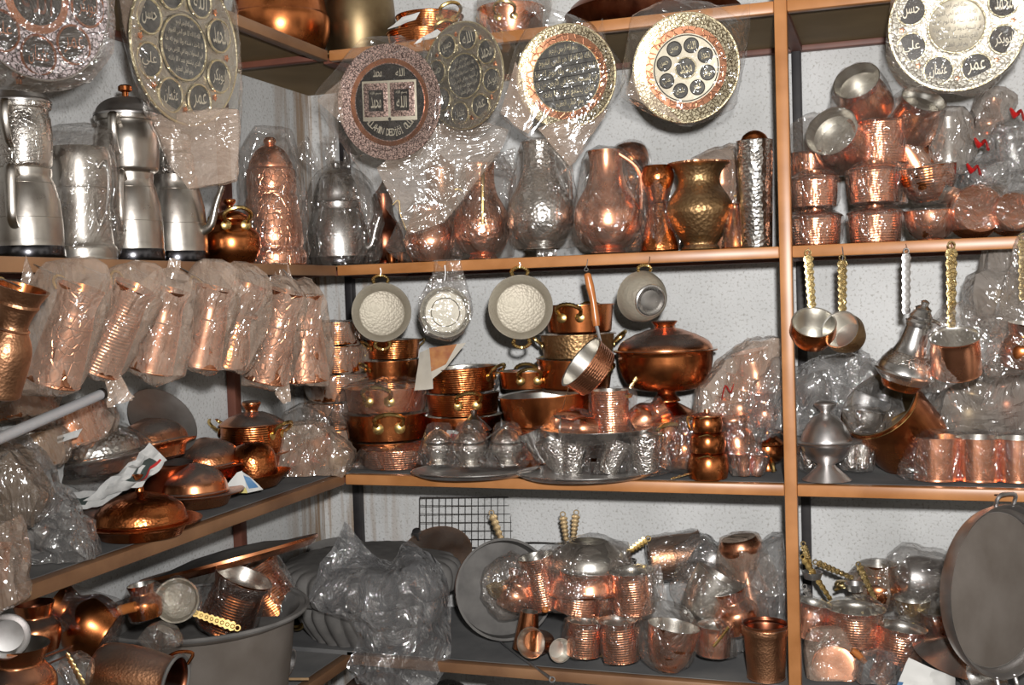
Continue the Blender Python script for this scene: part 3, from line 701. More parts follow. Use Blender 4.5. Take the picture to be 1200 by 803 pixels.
# ------------------------------------------------------------------ on top of the top shelf
def on_top(name, label, cat, px, Y, w, h, prof, m, left=False, **k):
    p = ls(px, Y, ZT) if left else bs(px, Y, ZT)
    return ware(name, label, cat, p, w, h, prof, m, **k)
t = on_top('cauldron', 'big bright copper cauldron on the top shelf in the corner', 'pot', 330, .14, 116, 130, [(0, 0), (.62, 0), (.82, .06), (.97, .22), (1, .36), (.96, .40), (.90, .55), (.84, .9), (.88, 1)], 'old_copper', left=True)
t = on_top('cauldron', 'dull bronze cauldron on the top shelf right of the big copper one', 'pot', 422, -.20, 86, 120, [(0, 0), (.55, 0), (.8, .1), (1, .4), (.96, .7), (.8, .9), (.86, 1)], 'bronze_dark')
for i, (px, Y, w, h, lb) in enumerate(((497, -.30, 84, 22, 'copper pan with brass handles on the top shelf, lowest of its stack'), (505, -.29, 78, 20, 'copper pan lying on another pan of the top shelf above the book plate'))):
    t = T('pan', lb, 'pan', bs(px, Y, ZT) + Vector((0, 0, 0 if i == 0 else .047)), spin=0, group='pans on the top shelf')
    pan(t, w, h, 'old_copper_rows', hands=(-55, 125), hw=26)
    for k in range(2):
        c = [t.px(x, y) for x, y in (((462, 20), (492, 6), (505, 20), (474, 36)) if k == 0 else ((486, 46), (520, 30), (540, 42), (505, 58)))]
        if k == i: break
p = bs(480, -.43, ZT+.045); t = T('paper_scrap', 'white torn paper sticking out of the pans on the top shelf', 'paper', p)
sheet(t, 'sheet', [t.px(454, 34), t.px(486, 22, -.03), t.px(492, 14, -.03), t.px(470, 20)], 'paper', .004, 3)
p = bs(505, -.44, ZT+.02); t = T('paper_scrap', 'white paper flap hanging over the top shelf edge behind the plates', 'paper', p)
sheet(t, 'sheet', [t.px(484, 52), t.px(520, 40, -.02), t.px(512, 34, -.02), t.px(490, 46)], 'paper', .004, 4)
t = T('pan', 'bright copper pan in clear film on the top shelf above the verse plate', 'pan', bs(600, -.30, ZT)); pan(t, 76, 40, 'copper', hands=(-100, 80), hw=24)
bag(t, [(560, -4), (645, -6), (640, 14)], 'film_clear', .003, .018, .003)
t = T('tray', 'dark maroon round tray lying on the top shelf near the post', 'tray', bs(765, -.235, ZT))
lathe(t, 'tray_body', [(0, 0), (.86, 0), (.95, .3), (1.0, .9), (1.02, 1), (.98, 1), (.88, .2), (0, .15)], 'dark_copper', .20, .05, 56)
lathe(t, 'lid', [(.99, 0), (.9, .4), (.55, .8), (0, 1)], 'dark_copper', .20, .06, 56, 3, mx=Matrix.Translation((0, 0, .05)))
# ------------------------------------------------------------------ upper shelf, left rack: teapots
def tea_lower(t, w, h, m='silver_old', ang=-78, z0=0, name='lower_pot', bandm='black_plastic', handle=True, par=None):
    s = t.s; R = w*s/2; H = h*s; mx = Matrix.Translation((0, 0, z0))
    b = lathe(par or t, name, [(0, 0), (.95, 0), (1.0, .03), (1.0, .14), (.985, .16), (1.0, .2), (.99, .42), (.94, .64), (.82, .83), (.74, .90), (.76, .94), (.76, 1.0), (0, 1.0)], m, R, H, 44, mx=mx)
    lathe(b, 'base_band', [(1.0, .01), (1.02, .03), (1.02, .13), (1.0, .15)], 'dark_chrome', R, H, 44, mx=mx)
    for q in (.22, .46, .84): lathe(b, 'ring', [(.9*r_at(q), q-.01), (r_at(q)+.012, q), (.9*r_at(q), q+.012)], m, R, H, 44, mx=mx)
    return b, R, H
def r_at(q): return .995 if q < .5 else .81
def double_teapot(label, pos, w1, h1, w2, h2, hang=-80, m='silver_old', cut=False, lidh=.30, grp=None, eng=None):
    t = T('double_teapot', label, 'teapot', pos, group=grp)
    b, R, H = tea_lower(t, w1, h1, m)
    R2, H2 = w2*t.s/2, h2*t.s; mx = Matrix.Translation((0, 0, H))
    u = lathe(t, 'upper_pot', [(0, 0), (.80, 0), (.92, .05), (.94, .09), (.97, .3), (.99, .55), (.95, .78), (.90, .82), (.90, .9), (.98, .92), (1, .95), (1, 1.0), (0, 1.0)], eng or m, R2, H2, 44, mx=mx)
    mx2 = Matrix.Translation((0, 0, H+H2))
    l = lathe(t, 'lid', [(1.02, 0), (1.02, .12), (.96, .2), (.86, .5), (.60, .8), (.22, .96), (0, 1)], 'silver_dull', R2, H2*lidh, 44, 3, mx=mx2)
    lathe(l, 'knob', [(.1, 0), (.1, .6), (.22, .8), (.22, 1.3), (.16, 1.5), (0, 1.5)], 'old_copper', R2*1.0, H2*.14, 20, mx=Matrix.Translation((0, 0, H+H2+H2*lidh*.96)))
    hd = side_handle(t, hang, H*.35, H*.92, .03 , .009, m, (R*1.0, R*.74))
    hd = side_handle(t, hang-4, H+H2*.3, H+H2*.85, .026 , .008, m, (R2*.98, R2*.92))
    spout(t, hang+200, R*.95, H*.3, H*.85, .06, .014, .008, m)
    spout(t, hang+195, R2*.9, H+H2*.3, H+H2*.9, .045, .011, .006, m)
    return t
t = double_teapot('silver double teapot at the far left end of the shelf under the dark plate', ls(33, .17, ZU), 82, 106, 68, 76, hang=-84, eng='silver_engraved')
t = ware('jug', 'silver jug wrapped in clear film between the two silver double teapots', 'jug', ls(97, .17, ZU), 78, 132, [(0, 0), (.92, 0), (1, .03), (1, .12), (.92, .16), (.86, .4), (.84, .62), (.92, .66), (.94, .9), (.86, 1)], 'silver_old')
side_handle(t, -30, t.H*.3, t.H*.8, .025, .004, 'silver', (t.R_*.9, t.R_*.9))
bag(t, [(50, 178), (62, 152), (100, 148), (132, 154), (142, 250), (140, 300), (60, 302)], 'film_clear', .004, .018, .003)
t = double_teapot('plain silver double teapot with a domed lid, unwrapped, left of the grey bagged plate', ls(156, .17, ZU), 72, 104, 72, 66, hang=-86, lidh=.36)
t = T('teapot', 'silver teapot with a thin spout, half behind the hanging bag of the grey plate', 'teapot', ls(208, .13, ZU))
b, R, H = tea_lower(t, 72, 104, 'silver_old'); 
mx = Matrix.Translation((0, 0, H)); u = lathe(t, 'upper_pot', [(0, 0), (.9, 0), (1, .1), (1, .6), (.86, .7), (.9, 1), (0, 1.05)], 'silver_engraved', 24*t.s, 40*t.s, 40, mx=mx)
lathe(t, 'lid', [(1, 0), (.9, .4), (.4, .8), (.2, .85), (.2, 1.2), (0, 1.2)], 'silver', 24*t.s, 16*t.s, 30, mx=Matrix.Translation((0, 0, H+40*t.s)))
spout(t, -12, R, H*.36, H*.86, .045, .010, .006, 'silver_old'); side_handle(t, 185, H*.3, H*.9, .03, .005, 'silver', (R, R*.72))
t = T('teapot', 'shiny orange copper teapot with an ornate brass handle beside the silver spout', 'teapot', ls(272, .18, ZU))
lathe(t, 'body', [(0, 0), (.66, 0), (.72, .04), (.94, .2), (1, .38), (.95, .54), (.70, .68), (.60, .74), (.62, .8), (0, .82)], 'old_copper', 34*t.s, 66*t.s, 44, 3)
l = lathe(t, 'lid', [(.64, .79), (.62, .84), (.4, .93), (.15, .98), (.12, 1.05), (.2, 1.1), (.2, 1.16), (0, 1.18)], 'old_copper', 34*t.s, 66*t.s, 30, 2)
bhandle(t, (27*t.s, 48*t.s), -62, 30*t.s, 'brass', rise=1.0, out=.5)
side_handle(t, 150, 20*t.s, 52*t.s, .02, .004, 'brass', (33*t.s, 24*t.s))
def coffee_pot(label, pos, w, h, m='copper_engraved', tilt=0, grp=None, hang=None, lean=0):
    t = T('coffee_pot', label, 'pot', pos, tilt=tilt, lean=lean, group=grp); s = t.s; R, H = w*s/2, h*s
    lathe(t, 'body', [(0, 0), (.93, 0), (1, .02), (1, .10), (.90, .14), (.94, .20), (.86, .40), (.80, .52), (.74, .56), (.78, .60), (.76, .70), (.66, .76), (0, .78)], m, R, H, 44, 3)
    l = lathe(t, 'lid', [(.68, .755), (.66, .80), (.46, .89), (.22, .93), (.16, .94), (.2, .965), (.14, .995), (0, 1)], 'copper', R, H, 32, 2)
    return t
t = coffee_pot('tall bagged copper coffee pot with a domed lid, left of the bagged silver teapot', ls(322, .19, ZU), 74, 150)
bag(t, [(282, 310), (360, 304), (357, 230), (340, 152), (300, 150), (284, 175)], 'film_clear', .0035, .016, .003)
t = T('teapot', 'silver teapot with a downturned spout inside a knotted clear bag in the corner', 'teapot', ls(398, .235, ZU)+Vector((0, 0, 0)))
s = t.s; b, R, H = tea_lower(t, 72, 74, 'silver')
lathe(t, 'upper_pot', [(0, 0), (.95, .02), (1, .12), (.92, .5), (.6, .85), (.2, .95), (.18, 1.1), (0, 1.12)], 'silver', 25*s, 42*s, 36, 3, mx=Matrix.Translation((0, 0, H)))
spout(t, -10, R*.95, H*.25, H*.75, .035, .011, .006, 'silver'); side_handle(t, -120, H*.5, H*1.3, .012, .003, 'steel', (R*.8, R*.5))
bag(t, [(358, 312), (444, 304), (446, 260), (428, 206), (400, 190), (372, 204), (354, 250)], 'film_clear', .005, .016, .003, tails=(((388, 196), (385, 160), 5, 9), ((374, 200), (350, 168), 5, 13), ((405, 196), (412, 180), 4, 8)))
# ------------------------------------------------------------------ upper shelf, back rack
t = ware('ewer', 'small dark copper ewer with a pointed lid in the shadow behind the corner bags', 'ewer', bs(452, -.16, ZU), 44, 84, EWER, 'dark_copper')
side_handle(t, 0, t.H*.35, t.H*.85, .02, .003, 'brass', (t.R_, t.R_*.5)); lathe(t, 'lid', [(.5, 1), (.3, 1.06), (.06, 1.16), (0, 1.2)], 'dark_copper', t.R_, t.H, 20)
t = ware('ewer', 'large copper ewer with a long brass handle, behind the low bagged pot', 'ewer', bs(520, -.11, ZU), 64, 112, EWER, 'brown_copper')
tube(t, 'handle', [t.px(500, 235), t.px(520, 228), t.px(536, 222), t.px(544, 226)], .004, 'brass', 8, 5)
lathe(t, 'lid', [(.5, 1), (.4, 1.06), (.1, 1.12), (0, 1.16)], 'brown_copper', t.R_, t.H, 20)
for i, px in enumerate((459, 471)):
    t = ware('cup', ('tiny copper cup lying in the shade beside the corner bag', 'tiny copper cup in the shade next to the low bagged pot')[i], 'cup', bs(px, -.33, ZU), 13, 13, CUP, 'old_copper', group='tiny cups on the upper shelf')
t = ware('pot', 'low round copper pot in clear film beneath the black book plate', 'pot', bs(505, -.345, ZU), 60, 66, [(0, 0), (.66, 0), (.78, .05), (1, .30), (.94, .52), (.70, .80), (.62, .9), (.68, 1)], 'copper')
bag(t, [(452, 292), (462, 276), (490, 234), (506, 233), (530, 250), (540, 300), (470, 304)], 'film_clear', .004, .016, .003)
t = ware('pitcher', 'bagged copper pitcher with a gold handle facing out, left of the silver pitcher', 'pitcher', bs(566, -.34, ZU), 66, 112, EWER, 'copper_hammered')
H = t.H; R = t.R_; tube(t, 'handle', [(0.01, -R*.45, H*.97), (.008, -R*.9, H*.88), (.006, -R*1.05, H*.6), (.004, -R*.98, H*.36)], .005, 'brass', 8, 6)
bag(t, [(530, 300), (548, 200), (556, 185), (585, 180), (602, 205), (601, 300)], 'film_clear', .004, .016, .003, tails=(((575, 190), (604, 190), 8, 14),))
t = ware('pitcher', 'silver hammered pitcher in clear film, between two copper pitchers', 'pitcher', bs(636, -.37, ZU), 76, 126, EWER, 'silver_hammered')
tube(t, 'handle', [(t.R_*.3, -t.R_*.4, t.H*.95), (t.R_*.8, -t.R_*.6, t.H*.75), (t.R_*.9, -t.R_*.5, t.H*.45)], .005, 'silver', 8, 6)
bag(t, [(600, 296), (612, 182), (628, 172), (656, 180), (676, 250), (674, 296), (640, 310)], 'film_clear', .004, .016, .003, tails=(((640, 300), (642, 314), 10, 10),))
t = ware('pitcher', 'bagged copper pitcher right of the silver pitcher', 'pitcher', bs(713, -.37, ZU), 78, 120, EWER, 'copper')
tube(t, 'handle', [(t.R_*.35, -t.R_*.3, t.H*.96), (t.R_*.95, -t.R_*.3, t.H*.78), (t.R_*1.0, -t.R_*.2, t.H*.42)], .005, 'copper', 8, 6)
bag(t, [(674, 288), (687, 180), (700, 175), (722, 178), (752, 240), (756, 290)], 'film_clear', .0035, .016, .003)
t = ware('vase', 'copper vase with a round top, standing behind the waisted vase', 'vase', bs(742, -.22, ZU), 50, 130, [(0, 0), (.7, 0), (.9, .1), (1, .3), (.7, .55), (.55, .66), (.6, .72), (.86, .84), (.7, .96), (.3, 1)], 'old_copper_hammered')
bag(t, [(720, 175), (742, 166), (760, 180), (770, 250)], 'film_tight', .003, .016, .002)
t = ware('vase', 'waisted copper vase in tight film, left of the bronze vase', 'vase', bs(773, -.365, ZU), 44, 100, HOUR, 'old_copper_hammered')
lathe(t, 'ring', [(.54, .555), (.6, .575), (.54, .595)], 'old_copper', t.R_, t.H, 36)
bag(t, [(752, 292), (797, 290), (790, 250), (790, 205)], 'film_tight', .0025, .016, .002)
t = T('vase', 'brown hammered bronze vase with a scalloped rim', 'vase', bs(821, -.35, ZU)); s = t.s
pot(t, 78, 100, VASE, 'bronze_hammered', 'bronze_dark', .9)
lathe(t, 'rim', [(.84, .985), (.90, 1.0), (.90, 1.02), (.82, 1.01)], 'brown_copper', 39*s, 100*s, 72, fn=lambda a, z: 1+.025*math.cos(a*30))
t = ware('jug', 'small bright copper cone jug between the bronze vase and the tall silver cylinder', 'jug', bs(862, -.36, ZU), 30, 52, [(0, 0), (.94, 0), (1, .04), (.9, .3), (.6, .7), (.42, .9), (.46, 1)], 'old_copper')
bag(t, [(846, 290), (876, 289), (860, 238)], 'film_tight', .002, .014, .002)
t = ware('jug', 'copper jug in dusty film behind the bronze vase', 'jug', bs(848, -.16, ZU), 50, 105, BELLY, 'copper'); bhandle(t, (t.R_*.9, t.H*.6), -40, 22*t.s)
bag(t, [(812, 186), (830, 178), (862, 170), (872, 200)], 'film_foggy', .004, .018, .003)
t = T('canister', 'tall silver hammered cylinder at the post', 'canister', bs(887, -.39, ZU)); s = t.s
lathe(t, 'body', [(0, 0), (.84, 0), (.86, .01), (1, .99), (1.02, 1)], 'silver_hammered', 21*s, 124*s, 44, inner=[(1.02, 1), (.96, .98), (.84, .04), (0, .04)], im='silver_dull')
lathe(t, 'stopper', [(.9, .95), (.86, .99), (.7, 1.05), (.3, 1.09), (0, 1.1)], 'old_copper', 19*s, 124*s, 32, 2)
# ------------------------------------------------------------------ upper shelf, right bay: stacks of bagged pots
def bagged_pot(label, pos, w, h, m='copper_rows', prof=None, film_='film_clear', px=(), grp='bagged copper pots in the right bay', tilt=0, lean=0, lid=True, tails=(), im='tin', R=None, name='pot'):
    t = ware(name, label, name if name in ('pot', 'bowl', 'jug', 'cup') else 'pot', pos, w, h, prof or [(0, 0), (.84, 0), (.9, .05), (.95, .5), (.97, .9), (1.04, 1)], m, im, grp, tilt, lean, R=R)
    if lid: lathe(t, 'lid', [(1.05, 1.0), (1.0, 1.04), (.8, 1.1), (.5, 1.16), (.34, 1.18), (.34, 1.26), (.30, 1.28), (0, 1.28)], m if m != 'copper_rows' else 'copper', t.R_, t.H, 40, 2)
    bag(t, px, film_, .003, .016, .003, tails); return t
def upz(p, dz): return Vector(p)+Vector((0, 0, dz))
p = bs(956, -.37, ZU); k = depth(p)/FPX
bagged_pot('lower copper pot of the stack right beside the post', p, 60, 33)
bagged_pot('upper copper pot of the stack right beside the post', upz(p, 45*k), 54, 33)
p = bs(1026, -.37, ZU)
bagged_pot('lower copper pot of the second stack from the post', p, 62, 34)
bagged_pot('upper copper pot of the second stack from the post', upz(p, 46*k), 60, 38)
p = bs(1091, -.37, ZU)
bagged_pot('round-bellied bagged copper pot at the front, third from the post', p, 60, 34, 'copper', BOWL, lid=False)
bagged_pot('copper bowl with gold edging on top of the round-bellied bagged pot', upz(p, 44*k), 66, 40, 'old_copper_rows', BOWL, lid=False, tilt=-6)
t = T('bowl', 'striped steel bowl tucked under the copper bowl with gold edging', 'bowl', onY(1092, 236, -.36), tilt=18, lean=10); pot(t, 56, 22, BOWL, 'silver', 'silver'); bhandle(t, (t.s*26, t.s*16), -30, 22*t.s)
for i, (px, py, w, lb) in enumerate(((1148, 254, 62, 'bagged copper pan turned so its flat pinkish bottom faces out'), (1190, 252, 48, 'copper pan bottom in a bag at the right end of the shelf'))):
    t = T('pan', lb, 'pan', onY(px, py, -.40), R=facing(fc(-4, 12)), group='bagged pans with bottoms facing out')
    t.e.location = t.pos = t.pos
    lathe(t, 'body', [(0, 0), (.90, 0), (.97, -.1), (1, -.9), (1.02, -1)], 'copper', w*t.s/2, .045, 44, inner=[(1.02, -1), (.94, -.9), (.9, -.12), (0, -.12)])
    bag(t, [(px-w*.55, py+4), (px+w*.5, py-w*.4), (px+w*.45, py+w*.38)], 'film_clear', .003, .018, .003)
# second tier and the tumbled pots on top
bagged_pot('copper pot standing behind the stack beside the post', upz(bs(952, -.24, ZU), 70*k), 46, 44, 'copper', lid=False, px=((928, 146), (952, 133), (970, 140)))
bagged_pot('dark copper pot low behind the stack beside the post', bs(946, -.22, ZU), 52, 62, 'old_copper', lid=False)
bagged_pot('tilted tin-lined pot with its open mouth turned to the viewer, beside the wide bright pot', onY(992, 176, -.27), 66, 48, 'copper', CEZVE, R=facing(fc(-38, 22)), lid=False, px=((950, 200), (948, 160), (985, 146)))
bagged_pot('tilted tin-lined pot on top of the heap with its mouth up and left', onY(1018, 128, -.25), 58, 50, 'copper', CEZVE, R=facing(fc(-36, 34)), lid=False, px=((976, 140), (1000, 101), (1022, 100)))
bagged_pot('wide bright copper pot in the middle of the heap', upz(bs(1032, -.26, ZU), 92*k), 64, 52, 'copper_rows', lid=False)
bagged_pot('copper pot under the wide bright pot of the heap', upz(bs(1036, -.25, ZU), 48*k), 60, 46, 'copper_rows', lid=False)
bagged_pot('copper pot with a dark open mouth high on the heap', onY(1066, 156, -.24), 56, 46, 'old_copper', CEZVE, R=facing(fc(12, 48)), lid=False, px=((1042, 118), (1098, 122), (1092, 160)))
bagged_pot('foggy-bagged copper jug leaning right, below the dark-mouthed pot', onY(1080, 205, -.22), 52, 62, 'copper', JUG, 'film_foggy', tilt=-30, lid=False)
def lumpy(label, pos, px, m='film_grey', lumps=(), seed=1, amp=.008, tails=(), name='plastic_bag', mats='copper', thick=.05, grp=None, L=.016):
    """a crumpled bag whose contents barely show: a few wares inside"""
    t = T('bagged_ware', label, 'bag', pos, group=grp)
    for (cx, cy, w, h, prof, mm, tl) in lumps:
        R = Matrix.Rotation(math.radians(tl), 3, 'Y'); c = t.px(cx, cy); mx = Matrix.Translation(c) @ R.to_4x4()
        lathe(t, 'ware', cr_p(prof), mm, w*t.s/2, h*t.s, 32, mx=mx)
    bag(t, px, m, amp, L, .003, tails, thick=thick, seed=seed); return t
def cr_p(prof): return [(v[0], v[1]) for v in cr([(a, b, 0) for a, b in prof], 3)]+[(0, prof[-1][1]*.97)]
lumpy('foggy bag with a pale dome, standing up right of the dark-mouthed pot', upz(bs(1112, -.22, ZU), .10), [(1090, 190), (1096, 150), (1110, 128), (1130, 134), (1138, 170), (1130, 205)], 'film_dusty', [(1112, 195, 36, 56, CEZVE, 'tin', 0)], 7)
lumpy('foggy bag with a narrow neck near the top of the heap', upz(bs(1158, -.2, ZU), .16), [(1136, 165), (1140, 140), (1152, 112), (1172, 106), (1184, 115), (1180, 150), (1168, 168)], 'film_dusty', [(1156, 160, 34, 44, EWER, 'copper', 12)], 8)
lumpy('clear bag of silver bowls at the right of the heap with red ribbon', upz(bs(1168, -.27, ZU), .06), [(1130, 236), (1140, 196), (1160, 182), (1196, 196), (1204, 226), (1180, 240)], 'film_grey', [(1162, 232, 58, 36, BOWL, 'silver', -14), (1176, 214, 40, 22, BOWL, 'silver', -18)], 9)
lumpy('clear bag with a silver jug at the top right end of the shelf', upz(bs(1192, -.26, ZU), .15), [(1164, 196), (1174, 160), (1190, 140), (1215, 150), (1215, 200)], 'film_grey', [(1190, 200, 44, 48, JUG, 'silver', -8)], 10)
for i, (px, py) in enumerate(((1141, 198), (1192, 133), (1150, 168))):
    t = T('ribbon', ('red ribbon bow between two foggy bags of the right heap', 'red ribbon on the bag at the top right end of the shelf', 'red ribbon under the foggy narrow-necked bag')[i], 'ribbon', onY(px, py, -.33), group='red ribbons on the bags')
    tube(t, 'strand', [t.px(px-8, py-6), t.px(px-2, py+3, .005), t.px(px+4, py-4), t.px(px+8, py+7, .006)], [.004, .012, .006, .010], 'red_ribbon', 6, 4, .35)
# ------------------------------------------------------------------ jugs hung from the left upper shelf
JN = [('unwrapped brown copper jug with a flared ringed top at the far left, hanging', (-6, 462), (36, 338), 52, 'brown_copper', None, ()),
      ('bagged copper jug hanging next to the unwrapped brown one', (62, 448), (104, 338), 52, 'copper_engraved', [(8, 456), (64, 461), (100, 410), (130, 345), (122, 312), (95, 302), (58, 311), (24, 352)], ()),
      ('hanging bagged copper jug whose bag ends in a long limp tail', (112, 432), (166, 338), 48, 'copper_rows', [(88, 425), (122, 444), (160, 400), (186, 352), (190, 314), (154, 307), (128, 330)], (((132, 440), (143, 472), 8, 14),)),
      ('hanging bagged jug with only its copper bottom showing clearly', (176, 434), (206, 340), 44, 'copper', [(148, 430), (184, 449), (214, 440), (222, 380), (226, 330), (204, 316), (168, 330)], (((200, 326), (206, 304), 6, 6),)),
      ('hanging jug hidden by the foggiest bag, middle of the row', (232, 428), (258, 338), 44, 'copper', [(217, 418), (243, 437), (270, 380), (281, 330), (268, 309), (232, 308), (224, 335)], (((262, 318), (285, 345), 5, 5),)),
      ('hanging bagged jug with a narrow waist, third from the corner end of the row', (266, 428), (298, 330), 42, 'old_copper_hammered', [(250, 420), (286, 438), (312, 380), (318, 335), (300, 312), (276, 310)], ()),
      ('hanging bagged jug with gold engraving, second from the corner end of the row', (310, 446), (341, 342), 44, 'copper_engraved', [(285, 450), (330, 456), (352, 400), (358, 350), (338, 326), (316, 330)], (((328, 450), (336, 472), 9, 4),)),
      ('hanging flared jug with a wide base, nearest the corner in the row', (356, 446), (358, 346), 50, 'copper_engraved', [(334, 446), (384, 450), (388, 410), (372, 350), (358, 326), (345, 335)], ())]
for i, (lb, b, tp, w, m, pts, tl) in enumerate(JN):
    p = onX(b[0], b[1], .338 if i else .36); L_ = math.hypot(tp[0]-b[0], tp[1]-b[1])
    up = math.degrees(math.atan2(tp[0]-b[0], b[1]-tp[1]))
    t = ware('jug', lb, 'jug', p, w*1.18, L_, [(0, 0), (.84, 0), (.92, .1), (.94, .42), (.64, .60), (.58, .68), (.72, .82), (.92, 1)] if i == 0 else JUG if i != 5 else [(0, 0), (.92, 0), (1, .05), (.9, .2), (.6, .45), (.56, .6), (.8, .75), (.9, .95)], m, 'old_copper', tilt=up, lean=4, group='jugs hanging from the left shelf')
    lathe(t, 'ring', [(.80, .60), (.84, .615), (.80, .63)] if i else [(.62, .60), (.68, .615), (.62, .63)], 'copper' if i else 'brown_copper', t.R_, t.H, 32)
    if i == 0:
        lathe(t, 'flare', [(.72, .80), (.80, .84), (.76, .87), (.92, .95), (1.02, 1.0), (.96, 1.0), (.74, .85)], 'brown_copper', t.R_, t.H, 32)
    bhandle(t, (t.R_*.80, t.H*.90), 160, 22*t.s, 'brass', rise=1.2, out=.5, ros=False)
    if pts: bag(t, pts, 'film_foggy', .0045, .017, .003, tl)
    a = t.pos + t.R @ Vector((0, 0, t.H)); hook(t, a, Vector((DL+.002, a.y+.005, ZU-.013)))
# ------------------------------------------------------------------ pans hung from the back upper shelf
def hang_pan(label, px, py, r, n, roll=0, inner='tin_rings', m='tin', dp=.030, grp='tin-lined pans hanging from the upper shelf', hands=True):
    t = T('pan', label, 'pan', onY(px, py, -DB-.012), R=facing(n, roll=roll), group=grp); R = r*t.s
    lathe(t, 'body', [(0, -dp), (.80*R, -dp), (.86*R, -dp*.9), (R*.98, 0), (R*1.03, .001)], m, 1, 1, 52, inner=[(R*1.03, .001), (R*1.02, .003), (R*.97, .001), (R*.78, -dp*.82), (R*.74, -dp*.86), (0, -dp*.86)], im=inner)
    if hands:
        for a in (90, -90): bhandle(t, (R*.98, -.004), a, R*.52, 'brass', rise=.0, out=.55, ros=False, r=R*.05)
    return t, R
def hook_up(t, R, x0=0):
    a = t.pos + t.R @ Vector((x0, R*1.28, 0)); hook(t, a, Vector((a.x, -DB-.002, ZU-.012)))
t, R = hang_pan('plain tin-lined pan with two brass handles hanging nearest the corner', 447, 366, 34, fc(4, 6)); hook_up(t, R)
t, R = hang_pan('small bagged tin-lined pan with a milky disc, hanging second from the corner', 522, 366, 29, fc(2, 4), inner='tin_disc', hands=False)
lathe(t, 'lid', [(.86*R, 0), (.80*R, .003), (.6*R, .002), (.55*R, -.004), (0, -.004)], 'tin_disc', 1, 1, 44)
bag(t, [(493, 350), (512, 320), (516, 318), (548, 340), (552, 372), (528, 398), (500, 392)], 'film_clear', .003, .016, .003); hook_up(t, R)
t, R = hang_pan('larger tin-lined pan with two handles hanging left of the wooden-handled skillet', 610, 360, 37, fc(-3, 6)); hook_up(t, R)
t = T('bowl', 'round tinned bowl hanging with its ringed bottom turned outward', 'bowl', onY(757, 350, -DB-.02), R=facing(fc(16, -10))); R = 30*t.s
lathe(t, 'body', [(R*1.02, -.028), (R, -.026), (R*.97, -.012), (R*.82, .010), (R*.60, .022)], 'tin_rings', 1, 1, 52)
lathe(t, 'foot', [(.62*R, .020), (.60*R, .026), (.55*R, .027), (.50*R, .018), (.40*R, .024), (0, .027)], 'silver', 1, 1, 44)
mk('bead_ring', *ring_geo((0, 0, .024), (0, 0, 1), R*.60, R*.04, 44, 6), 'tin', None, t.e)
bhandle(t, (R*.98, -.02), 88, R*.55, 'brass', rise=0, out=.5, ros=False, r=R*.05); hook_up(t, R)
# wooden-handled skillet
p = onY(681, 424, -DB-.03); t = T('skillet', 'small copper skillet with an orange wooden handle hanging in front of the pot stack', 'skillet', p, R=facing((-RT*.66 + UP*.50 - FW*.18), up=UP))
R = 34*t.s
lathe(t, 'body', [(0, -R*.78), (.84*R, -R*.78), (.92*R, -R*.72), (R, 0), (R*1.04, .001)], 'copper_rows', 1, 1, 44, inner=[(R*1.04, .001), (R*.96, 0), (R*.88, -R*.66), (0, -R*.68)])
a, b, c, d = t.px(704, 402), t.px(699, 382), t.px(695, 352), t.px(688, 320)
tube(t, 'ferrule', [a, a.lerp(b, .5), b], [.003, .0035, .004], 'steel', 8)
tube(t, 'handle', [b, b.lerp(c, .3), c, c.lerp(d, .5), d.lerp(c, .08), d], [.0075, .0088, .0075, .0092, .008, .003], 'wood_handle', 12, 4)
mk('hang_ring', *ring_geo(t.px(687, 316), t.R.transposed() @ FW, .004, .001, 14, 5), 'steel', None, t.e)
hook(t, atD(687, 313, depth(p)), Vector((atD(687, 313, depth(p)).x, -DB-.002, ZU-.012)))
# ------------------------------------------------------------------ right bay: ladles and pots hung under the shelf
def cup_hang(label, c, w, h, n, top, m='old_copper', inner='tin', sw=(9, 11), bm='brass_engraved', cat='ladle', prof=None, film_=None, pts=()):
    p = onY(c[0], c[1], -DB-.05); t = T('ladle', label, cat, p, R=facing(n, up=UP)); R, H = w*t.s/2, h*t.s
    lathe(t, 'bowl', [(0, -H), (.55*R, -H), (.82*R, -H*.92), (1.04*R, -H*.45), (1.0*R, -H*.1), (.98*R, 0), (R*1.0, .001)], m, 1, 1, 44, 0, inner=[(R*1.0, .001), (.93*R, 0), (.96*R, -H*.4), (.74*R, -H*.82), (0, -H*.86)], im=inner)
    tw = onY(top[0], top[1], -DB-.012)
    o = t.R.transposed() @ UP
    a = Vector((0, R*.98, 0)); b = t.loc(tw)
    ax = (b-a).normalized(); strip(t, a, b, sw[0]*t.s, sw[1]*t.s, bm, holes=8, up=t.R.transposed() @ FW, th=.0016)
    if pts: bag(t, pts, film_, .003, .018, .003)
    hook(t, tw, Vector((tw.x, -DB-.002, ZU-.008))); return t
cup_hang('small copper ladle with a bright tinned bowl hanging beside the post', (954, 378), 52, 30, fc(-6, 48), (947, 300))
cup_hang('second small copper ladle tipped away, right of the bright-bowled one', (984, 386), 46, 34, fc(-42, 22), (987, 306), 'bronze_hammered')
p = onY(1058, 442, -DB-.05); t = T('ewer', 'silver lidded ewer hanging with its spout to the right', 'ewer', p, tilt=14, lean=10); s = t.s
lathe(t, 'body', [(0, -.10), (.60, -.10), (.72, -.06), (.96, .02), (1.0, .06), (.98, .11), (.86, .20), (.62, .34), (.50, .46), (.42, .66), (.40, .74)], 'silver', 33*s, 88*s, 48, 3)
lathe(t, 'rim', [(.98, .03), (1.05, .06), (.98, .09)], 'silver', 33*s, 88*s, 48)
